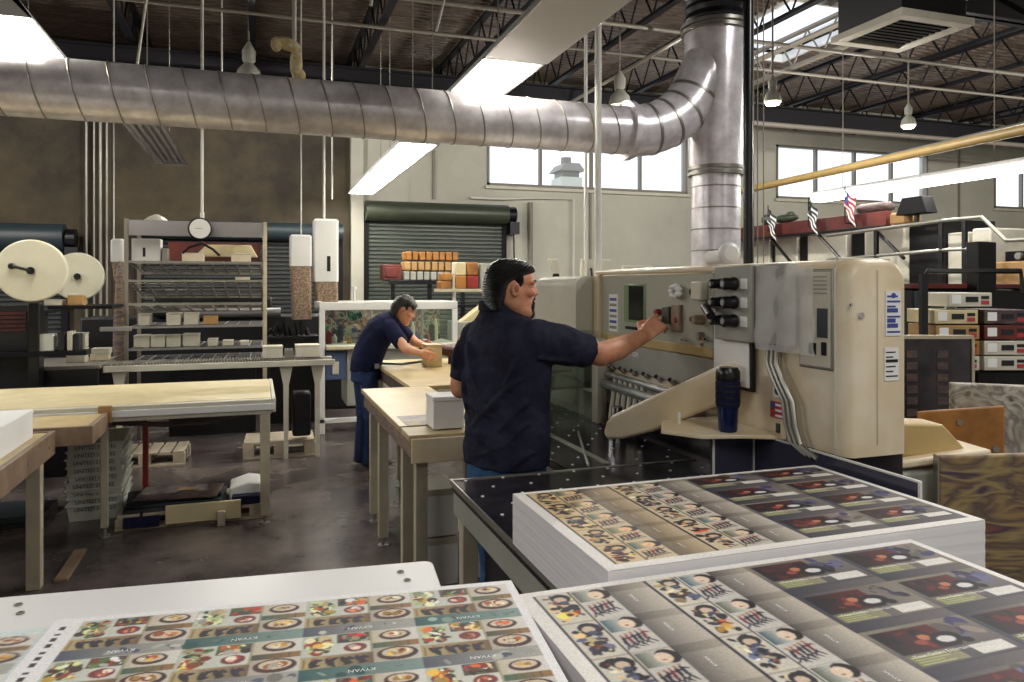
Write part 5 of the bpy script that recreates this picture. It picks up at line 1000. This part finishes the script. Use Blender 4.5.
# ================================================================== PEOPLE
def remesh(o_, vox, smooth_it=4, disp=0, dscale=.1):
    md = o_.modifiers.new('r', 'REMESH'); md.mode = 'VOXEL'; md.voxel_size = vox; md.use_smooth_shade = True
    md = o_.modifiers.new('s', 'SMOOTH'); md.iterations = smooth_it; md.factor = .5
    if disp:
        for i, (st_, sc__) in enumerate(((disp, dscale), (disp * .35, dscale * .4))):
            tx = bpy.data.textures.new('folds', 'CLOUDS'); tx.noise_scale = sc__; md = o_.modifiers.new('d', 'DISPLACE'); md.texture = tx; md.strength = st_; md.mid_level = .5
    return o_
def ering(c, S, F, hw, hd, n=28, p=2.3, front=None, back=None):
    out = []
    for k in range(n):
        a = 2 * math.pi * k / n; ca, sa = math.cos(a), math.sin(a)
        x = math.copysign(abs(ca) ** (2 / p), ca); y = math.copysign(abs(sa) ** (2 / p), sa)
        out.append(c + S * (hw * x) + F * (hd * y))
    return out
HEAD = [(.0, .085, .03, .026), (.012, .096, .01, .040), (.03, .099, -.01, .050), (.045, .094, -.03, .056), (.055, .092, -.045, .059), (.066, .099, -.06, .062), (.08, .096, -.072, .065), (.1, .094, -.085, .069), (.12, .09, -.09, .073), (.135, .084, -.094, .075), (.15, .093, -.097, .077), (.17, .094, -.1, .078), (.19, .086, -.098, .076), (.21, .066, -.086, .066), (.225, .036, -.06, .048), (.235, .0, -.03, .02)]
HAIR = [(.03, -.045, -.088, .045), (.055, -.038, -.108, .066), (.085, -.03, -.119, .080), (.115, -.024, -.123, .086), (.14, -.01, -.123, .087), (.158, .028, -.12, .088), (.176, .070, -.118, .088), (.197, .099, -.112, .085), (.22, .086, -.095, .073), (.24, .052, -.065, .05), (.248, .01, -.02, .02)]
def head(o, F, U, body, root, goatee, sc_h=1.0, hairm='hair', curly=False):
    """o = chin point; body = builder of the skin surface; returns nothing, adds hair, beard and eyes as parts"""
    F = F.normalized(); U = (U - F * U.dot(F)).normalized(); L = U.cross(F); P = lambda f, l, u: o + (F * f + L * l + U * u) * sc_h
    body.loft([[P((a + b) / 2 + (a - b) / 2 * math.cos(t), hw * math.sin(t) * (1 if math.cos(t) < .3 else 1 - .12 * math.cos(t)), z) for t in [2 * math.pi * k / 32 for k in range(32)]] for z, a, b, hw in HEAD])
    body.loft([[P(.078, w1, .142), P(.10, 0, .146), P(.078, -w1, .142)] for w1 in (.010,)] + [[P(.080, .013, .12), P(.113, 0, .122), P(.080, -.013, .12)], [P(.080, .019, .104), P(.123, 0, .105), P(.080, -.019, .104)], [P(.082, .015, .094), P(.108, 0, .094), P(.082, -.015, .094)]])
    m3 = Matrix((F, L, U)).transposed()
    for s in (-1, 1):
        body.ell(P(-.004, s * .079, .118), (.020, .010, .032), m3); body.ell(P(.09, s * .013, .103), (.010, .009, .008), m3)
        body.ell(P(.075, s * .036, .150), (.018, .028, .008), m3)      # brow ridge
        body.ell(P(.06, s * .045, .11), (.03, .022, .02), m3)          # cheek
    body.ell(P(.091, 0, .072), (.012, .024, .006), m3).ell(P(.089, 0, .060), (.012, .021, .007), m3)
    m_ = MB()
    for s in (-1, 1): m_.ell(P(.069, s * .034, .134), (.0115, .012, .006), m3)
    ey = m_.build('eyes', 'eyew', root)
    m_ = MB()
    for s in (-1, 1): m_.ell(P(.0785, s * .034, .134), (.003, .0045, .005), m3)
    m_.build('pupils', 'blk', root)
    m_ = MB()
    for s in (-1, 1): m_.ell(P(.090, s * .026, .157), (.007, .014, .005), m3).ell(P(.083, s * .044, .156), (.006, .013, .0045), m3)
    m_.build('eyebrows', 'hair', root)
    m_ = MB()
    for s in (-1, 1): m_.ell(P(-.001, s * .0885, .122), (.010, .0035, .016), m3)
    m_.build('ear_shade', 'lip', root)  # darker ellipsoids paint the shade inside the ears
    m_ = MB().ell(P(.099, 0, .068), (.008, .020, .0035), m3).build('mouth', 'lip', root)
    m_ = MB(); m_.loft([[P((a + b) / 2 + (a - b) / 2 * math.cos(t), hw * math.sin(t), z) for t in [2 * math.pi * k / 32 for k in range(32)]] for z, a, b, hw in HAIR])
    for s in (-1, 1): m_.ell(P(.012, s * .077, .155), (.018, .007, .028), m3)
    if curly:
        rr2 = random.Random(4)
        for i in range(60):
            a, b_ = rr2.uniform(0, 6.28), rr2.uniform(.0, 1.4); d = Vector((math.cos(a) * math.sin(b_), math.sin(a) * math.sin(b_), math.cos(b_))); m_.ell(P(-.01 + d.x * .1, d.y * .08, .15 + d.z * .095), (.018,) * 3, nu=8, nv=6)
    h_ = m_.build('hair', hairm, root); remesh(h_, .005, 3)
    tx = bpy.data.textures.new('strands', 'WOOD' if not curly else 'CLOUDS'); tx.noise_scale = .02 if curly else .05
    md = h_.modifiers.new('d', 'DISPLACE'); md.texture = tx; md.strength = .006; md.texture_coords = 'LOCAL'
    if goatee:
        m_ = MB()
        m_.ell(P(.090, 0, .022), (.014, .026, .022), m3).ell(P(.094, 0, .083), (.009, .026, .006), m3)
        for s in (-1, 1): m_.ell(P(.086, s * .028, .056), (.010, .007, .028), m3)
        b_ = m_.build('goatee', 'beard', root); remesh(b_, .004, 2)
def hand(b, wrist, F, N, T, curl=(.5, .6, .7, .8), s=1.0, spread=.25, thumb_in=.5):
    """F = towards the knuckles, N = palm normal, T = towards the thumb side"""
    F = F.normalized(); T = (T - F * T.dot(F)).normalized(); N = T.cross(F) if N.dot(T.cross(F)) > 0 else -T.cross(F)
    P = lambda f, t, n: wrist + (F * f + T * t + N * n) * s
    m3 = Matrix((F, T, N)).transposed()
    for t, r in ((-.03, .015), (-.010, .0165), (.010, .0165), (.030, .015)): b.cap(P(.0, t * .6, 0), P(.085, t, 0), r * s, r * .86 * s)
    b.ell(P(.035, .03, .012), (.034 * s, .018 * s, .018 * s), m3)
    for i, (t, ln) in enumerate(((.032, .072), (.011, .080), (-.011, .075), (-.031, .060))):
        c = curl[i]; p = P(.088, t, 0); d = F + T * (t * spread * 6); r = .0088 * s; a = c * .75
        for k, q in enumerate((.45, .3, .25)):
            ang = a + k * c * .9; dd = (d.normalized() * math.cos(ang) + N * math.sin(ang)); p2 = p + dd * ln * q * s; b.cap(p, p2, r, r * .9); p = p2; r *= .9
    p = P(.018, .032, .008); d1 = (F * .65 + T * .75 + N * .3).normalized(); p2 = p + d1 * .042 * s; b.cap(p, p2, .0125 * s, .0108 * s)
    d2 = (F * .85 + T * (.5 - thumb_in) + N * .35).normalized(); p3 = p2 + d2 * .032 * s; b.cap(p2, p3, .0105 * s, .0098 * s); b.cap(p3, p3 + (d2 + N * .2).normalized() * .026 * s, .0098 * s, .0085 * s)

# ---- standing man in navy shirt
r_ = W(-.02, 3.15, 0); man = thing('person', 'man with slicked black hair and goatee in a dark navy shirt pressing the cutter panel', 'person', (r_.x, r_.y, 0))
UPV = Vector((0, 0, 1)); Fw = (W(.70, .70, 0)).normalized(); Sw = (W(.70, -.70, 0)).normalized()
body = MB()
ch = W(-.008, 3.10, 1.515); Fh = W(.96, .24, -.06)
head(ch, Fh, Vector((0, 0, 1)) + W(.05, 0, 0), body, man, True)
body.cap(W(-.052, 3.11, 1.60), W(-.055, 3.14, 1.49), .058, .056)
body.loft([ering(W(-.03, 3.15, z), Sw, Fw, a, b_) for z, a, b_ in ((.80, .16, .11), (.95, .165, .11), (1.15, .16, .11), (1.35, .15, .09), (1.42, .12, .06))])
# right arm reaching to the panel
body.cap(W(.15, 3.03, 1.43), W(.375, 3.19, 1.355), .056, .052); body.cap(W(.375, 3.19, 1.355), W(.46, 3.27, 1.372), .052, .050); body.cap(W(.46, 3.27, 1.372), W(.60, 3.41, 1.418), .050, .033)
hand(body, W(.605, 3.415, 1.422), W(.62, .45, .48), W(.35, .3, -.85), W(-.3, .55, .6), (.35, .55, .8, .9), 1.12)
# left arm bent in front of the belly
body.cap(W(-.19, 3.28, 1.40), W(-.222, 3.26, 1.215), .052, .048); body.cap(W(-.222, 3.26, 1.205), W(-.14, 3.40, 1.18), .048, .040); body.cap(W(-.14, 3.40, 1.18), W(.02, 3.45, 1.17), .040, .030)
hand(body, W(.02, 3.45, 1.17), W(.8, .1, -.1), W(0, -.9, 0), W(0, 0, 1), (.5, .6, .6, .7), .95)
# legs and feet inside the jeans
for s, off in ((1, .0), (-1, .0)):
    hp = W(-.03, 3.15, .86) + Sw * (.09 * s); body.cap(hp, hp + Vector((0, 0, -.42)) + Fw * .02, .075, .055); body.cap(hp + Vector((0, 0, -.42)) + Fw * .02, hp + Vector((0, 0, -.78)), .052, .040)
remesh(body.build('body', 'skin', man), .0055, 2)
sh_ = MB(); C0 = lambda l, z, d=3.15: W(l, d, z)
sh_.loft([ering(C0(-.025, .905), Sw, Fw, .196, .150), ering(C0(-.022, .95), Sw, Fw, .198, .150), ering(C0(-.022, 1.05), Sw, Fw, .198, .150), ering(C0(-.02, 1.15), Sw, Fw, .196, .142), ering(C0(-.02, 1.28), Sw, Fw, .208, .138), ering(C0(-.02, 1.38), Sw, Fw, .215, .132), ering(C0(-.022, 1.445), Sw, Fw, .208, .115), ering(C0(-.03, 1.49, 3.145), Sw, Fw, .17, .092), ering(C0(-.045, 1.525, 3.14), Sw, Fw, .112, .078), ering(C0(-.058, 1.55, 3.135), Sw, Fw, .080, .072), ering(C0(-.062, 1.575, 3.13), Sw, Fw, .070, .066)])
sh_.cap(W(.105, 3.035, 1.425), W(.215, 3.08, 1.40), .088, .084); sh_.cyl(W(.215, 3.08, 1.40), W(.315, 3.145, 1.372), .084, .072, 20)
sh_.cap(W(-.15, 3.27, 1.42), W(-.185, 3.28, 1.33), .080, .078); sh_.cyl(W(-.185, 3.28, 1.33), W(-.208, 3.275, 1.232), .078, .070, 20)
def fold(b, pts, r):        # a cloth fold: a slim ridge laid over the surface before it is fused
    n = len(pts); b.tube(pts, [r * (.25 + .75 * math.sin(math.pi * (i + .5) / n)) for i in range(n)], 8)
def on_back(a, z, out=.0):   # point on the shirt's surface; a = angle round the body, 270 = the back
    hw, hd = .200 + out, .146 + out; c = Vector((0, 0, 0)) + W(-.021, 3.15, z); a = R(a); x = math.copysign(abs(math.cos(a)) ** (2 / 2.3), math.cos(a)); y = math.copysign(abs(math.sin(a)) ** (2 / 2.3), math.sin(a)); return c + Sw * (hw * x) + Fw * (hd * y)
for a0, z0, a1, z1, r in ((215, 1.10, 300, .98, .013), (220, 1.16, 290, 1.13, .011), (225, 1.02, 290, 1.06, .012), (330, 1.28, 262, 1.12, .013), (345, 1.20, 285, 1.06, .012), (318, 1.02, 255, .95, .011), (340, 1.10, 300, 1.02, .010), (212, 1.30, 245, 1.10, .012), (240, 1.42, 262, 1.24, .010), (330, 1.38, 300, 1.26, .012), (205, 1.0, 235, .93, .011), (350, .98, 310, .94, .010), (300, 1.18, 240, 1.04, .009)):
    fold(sh_, [on_back(a0 + (a1 - a0) * t, z0 + (z1 - z0) * t + .012 * math.sin(t * 5)) for t in [i / 9 for i in range(10)]], r)
for p0, p1, r in ((W(.12, 2.955, 1.47), W(.27, 3.06, 1.40), .010), (W(.10, 2.96, 1.36), W(.24, 3.03, 1.345), .011), (W(.20, 3.01, 1.43), W(.29, 3.08, 1.36), .008), (W(-.235, 3.24, 1.40), W(-.255, 3.22, 1.30), .010)):
    fold(sh_, [p0 + (p1 - p0) * (i / 7) for i in range(8)], r)
o_ = sh_.build('shirt', 'navy', man); remesh(o_, .0075, 2, .016, .11)
m_ = MB(); m_.loft([ering(C0(-.060, 1.545, 3.132), Sw, Fw, .080, .076), ering(C0(-.064, 1.585, 3.128), Sw, Fw, .074, .070), ering(C0(-.064, 1.585, 3.128), Sw, Fw, .068, .064), ering(C0(-.062, 1.55, 3.13), Sw, Fw, .066, .062)]).build('collar', 'navy', man)
j_ = MB(); j_.loft([ering(C0(-.025, .99), Sw, Fw, .172, .128), ering(C0(-.025, .90), Sw, Fw, .180, .138), ering(C0(-.025, .80), Sw, Fw, .178, .135)])
for s in (1, -1):
    hp = W(-.025, 3.15, .82) + Sw * (.088 * s); kn = hp + Vector((0, 0, -.38)) + Fw * .03; an = hp + Vector((0, 0, -.75)); j_.cap(hp, kn, .095, .072); j_.cap(kn, an, .072, .062)
remesh(j_.build('jeans', 'denim', man), .010, 3, .012, .07)
for s in (1, -1):
    an = W(-.025, 3.15, .0) + Sw * (.088 * s); m3 = Matrix((Fw, Fw.cross(UPV), UPV)).transposed()
    MB().ell(an + Fw * .06 + UPV * .045, (.14, .05, .044), m3).ell(an + UPV * .06, (.055, .048, .055), m3).build('shoe', 'blk', man)
MB().box(-.0, .012, 0, .0, 0, 0) if 0 else None

# ---- bending man
r_ = W(-1.33, 6.8, 0); man2 = thing('person', 'man in dark blue shirt and jeans bending over the far table to hold a carton', 'person', (r_.x, r_.y, 0))
body = MB(); Sf = W(.25, -.97, 0).normalized()
def tor(l, z, d, hw, hd, tilt): 
    F_ = W(math.cos(tilt) * .97, .24 * math.cos(tilt), -math.sin(tilt)); return ering(W(l, d, z), Sf, F_, hw, hd)
head(W(-1.03, 6.78, 1.315), W(.85, .12, -.42), W(.32, 0, .9), body, man2, False, curly=True)
body.cap(W(-1.03, 6.8, 1.39), W(-1.10, 6.82, 1.31), .055, .062)
spine = [(-1.335, .86, .16, .11, .05), (-1.32, .98, .165, .11, .2), (-1.28, 1.10, .165, .11, .4), (-1.21, 1.22, .17, .11, .6), (-1.13, 1.31, .16, .09, .7)]
body.loft([tor(l, z, 6.82, a, b_, t) for l, z, a, b_, t in spine])
for (sl, sd_, el, ed, ez, wl, wd__, wz) in ((-1.05, 6.66, -.93, 6.56, 1.09, -.79, 6.50, 1.06), (-1.02, 6.98, -.90, 6.95, 1.12, -.80, 6.92, 1.09)):
    body.cap(W(sl, sd_, 1.24), W(el, ed, ez), .05, .042); body.cap(W(el, ed, ez), W(wl, wd__, wz), .041, .028)
    hand(body, W(wl, wd__, wz), W(.9, (-.1 if sd_ < 6.8 else -.5), -.3), W(0, (.9 if sd_ < 6.8 else -.9), 0), W(0, 0, 1), (.4, .45, .5, .6), .95, spread=.5)
for s in (1, -1):
    hp = W(-1.335, 6.82, .88) + Sf * (.09 * s); kn = hp + Vector((0, 0, -.43)) + W(.03, 0, 0); an = hp + Vector((0, 0, -.80)) + W(.015, 0, 0); body.cap(hp, kn, .06, .045); body.cap(kn, an, .04, .036)
remesh(body.build('body', 'skin2', man2), .007, 2)
sh_ = MB(); sh_.loft([tor(l, z, 6.82, a, b_, t) for l, z, a, b_, t in ((-1.335, .87, .18, .135, .0), (-1.325, .95, .188, .14, .15), (-1.30, 1.04, .19, .142, .3), (-1.255, 1.14, .195, .142, .5), (-1.195, 1.235, .205, .138, .65), (-1.135, 1.305, .195, .115, .75), (-1.085, 1.355, .12, .08, .8), (-1.065, 1.375, .075, .065, .8))])
sh_.cap(W(-1.09, 6.67, 1.27), W(-1.02, 6.64, 1.19), .078, .072).cyl(W(-1.02, 6.64, 1.19), W(-.965, 6.62, 1.12), .072, .066, 18); sh_.cap(W(-1.06, 6.97, 1.27), W(-.98, 6.96, 1.18), .078, .07)
remesh(sh_.build('shirt', 'navy2', man2), .011, 4, .014, .1)
j_ = MB(); j_.loft([tor(-1.335, .95, 6.82, .165, .12, 0), tor(-1.335, .88, 6.82, .175, .13, 0), tor(-1.335, .78, 6.82, .17, .125, 0)])
for s in (1, -1):
    hp = W(-1.335, 6.82, .82) + Sf * (.088 * s) + W(.02 * s, 0, 0); kn = hp + Vector((0, 0, -.37)) + W(.03 + .01 * s, 0, 0); an = hp + Vector((0, 0, -.75)) + W(.015 * s, 0, 0); j_.cap(hp, kn, .09, .072); j_.cap(kn, an, .072, .064)
remesh(j_.build('jeans', 'denimd', man2), .012, 3, .012, .08)
m_ = MB().box(-.02, .02, -.02, .02, -.02, .02); m_.build('belt_clip', 'steel', man2, world=False).location = W(-1.20, 6.66, .93) - man2.location
for s in (1, -1):
    an = W(-1.325, 6.82, 0) + Sf * (.088 * s) + W(.035 * s, 0, 0); F_ = W(.97, .24, 0).normalized(); m3 = Matrix((F_, F_.cross(UPV), UPV)).transposed()
    MB().ell(an + F_ * .06 + UPV * .045, (.14, .05, .044), m3).ell(an + UPV * .06, (.055, .048, .055), m3).build('shoe', 'blk', man2)
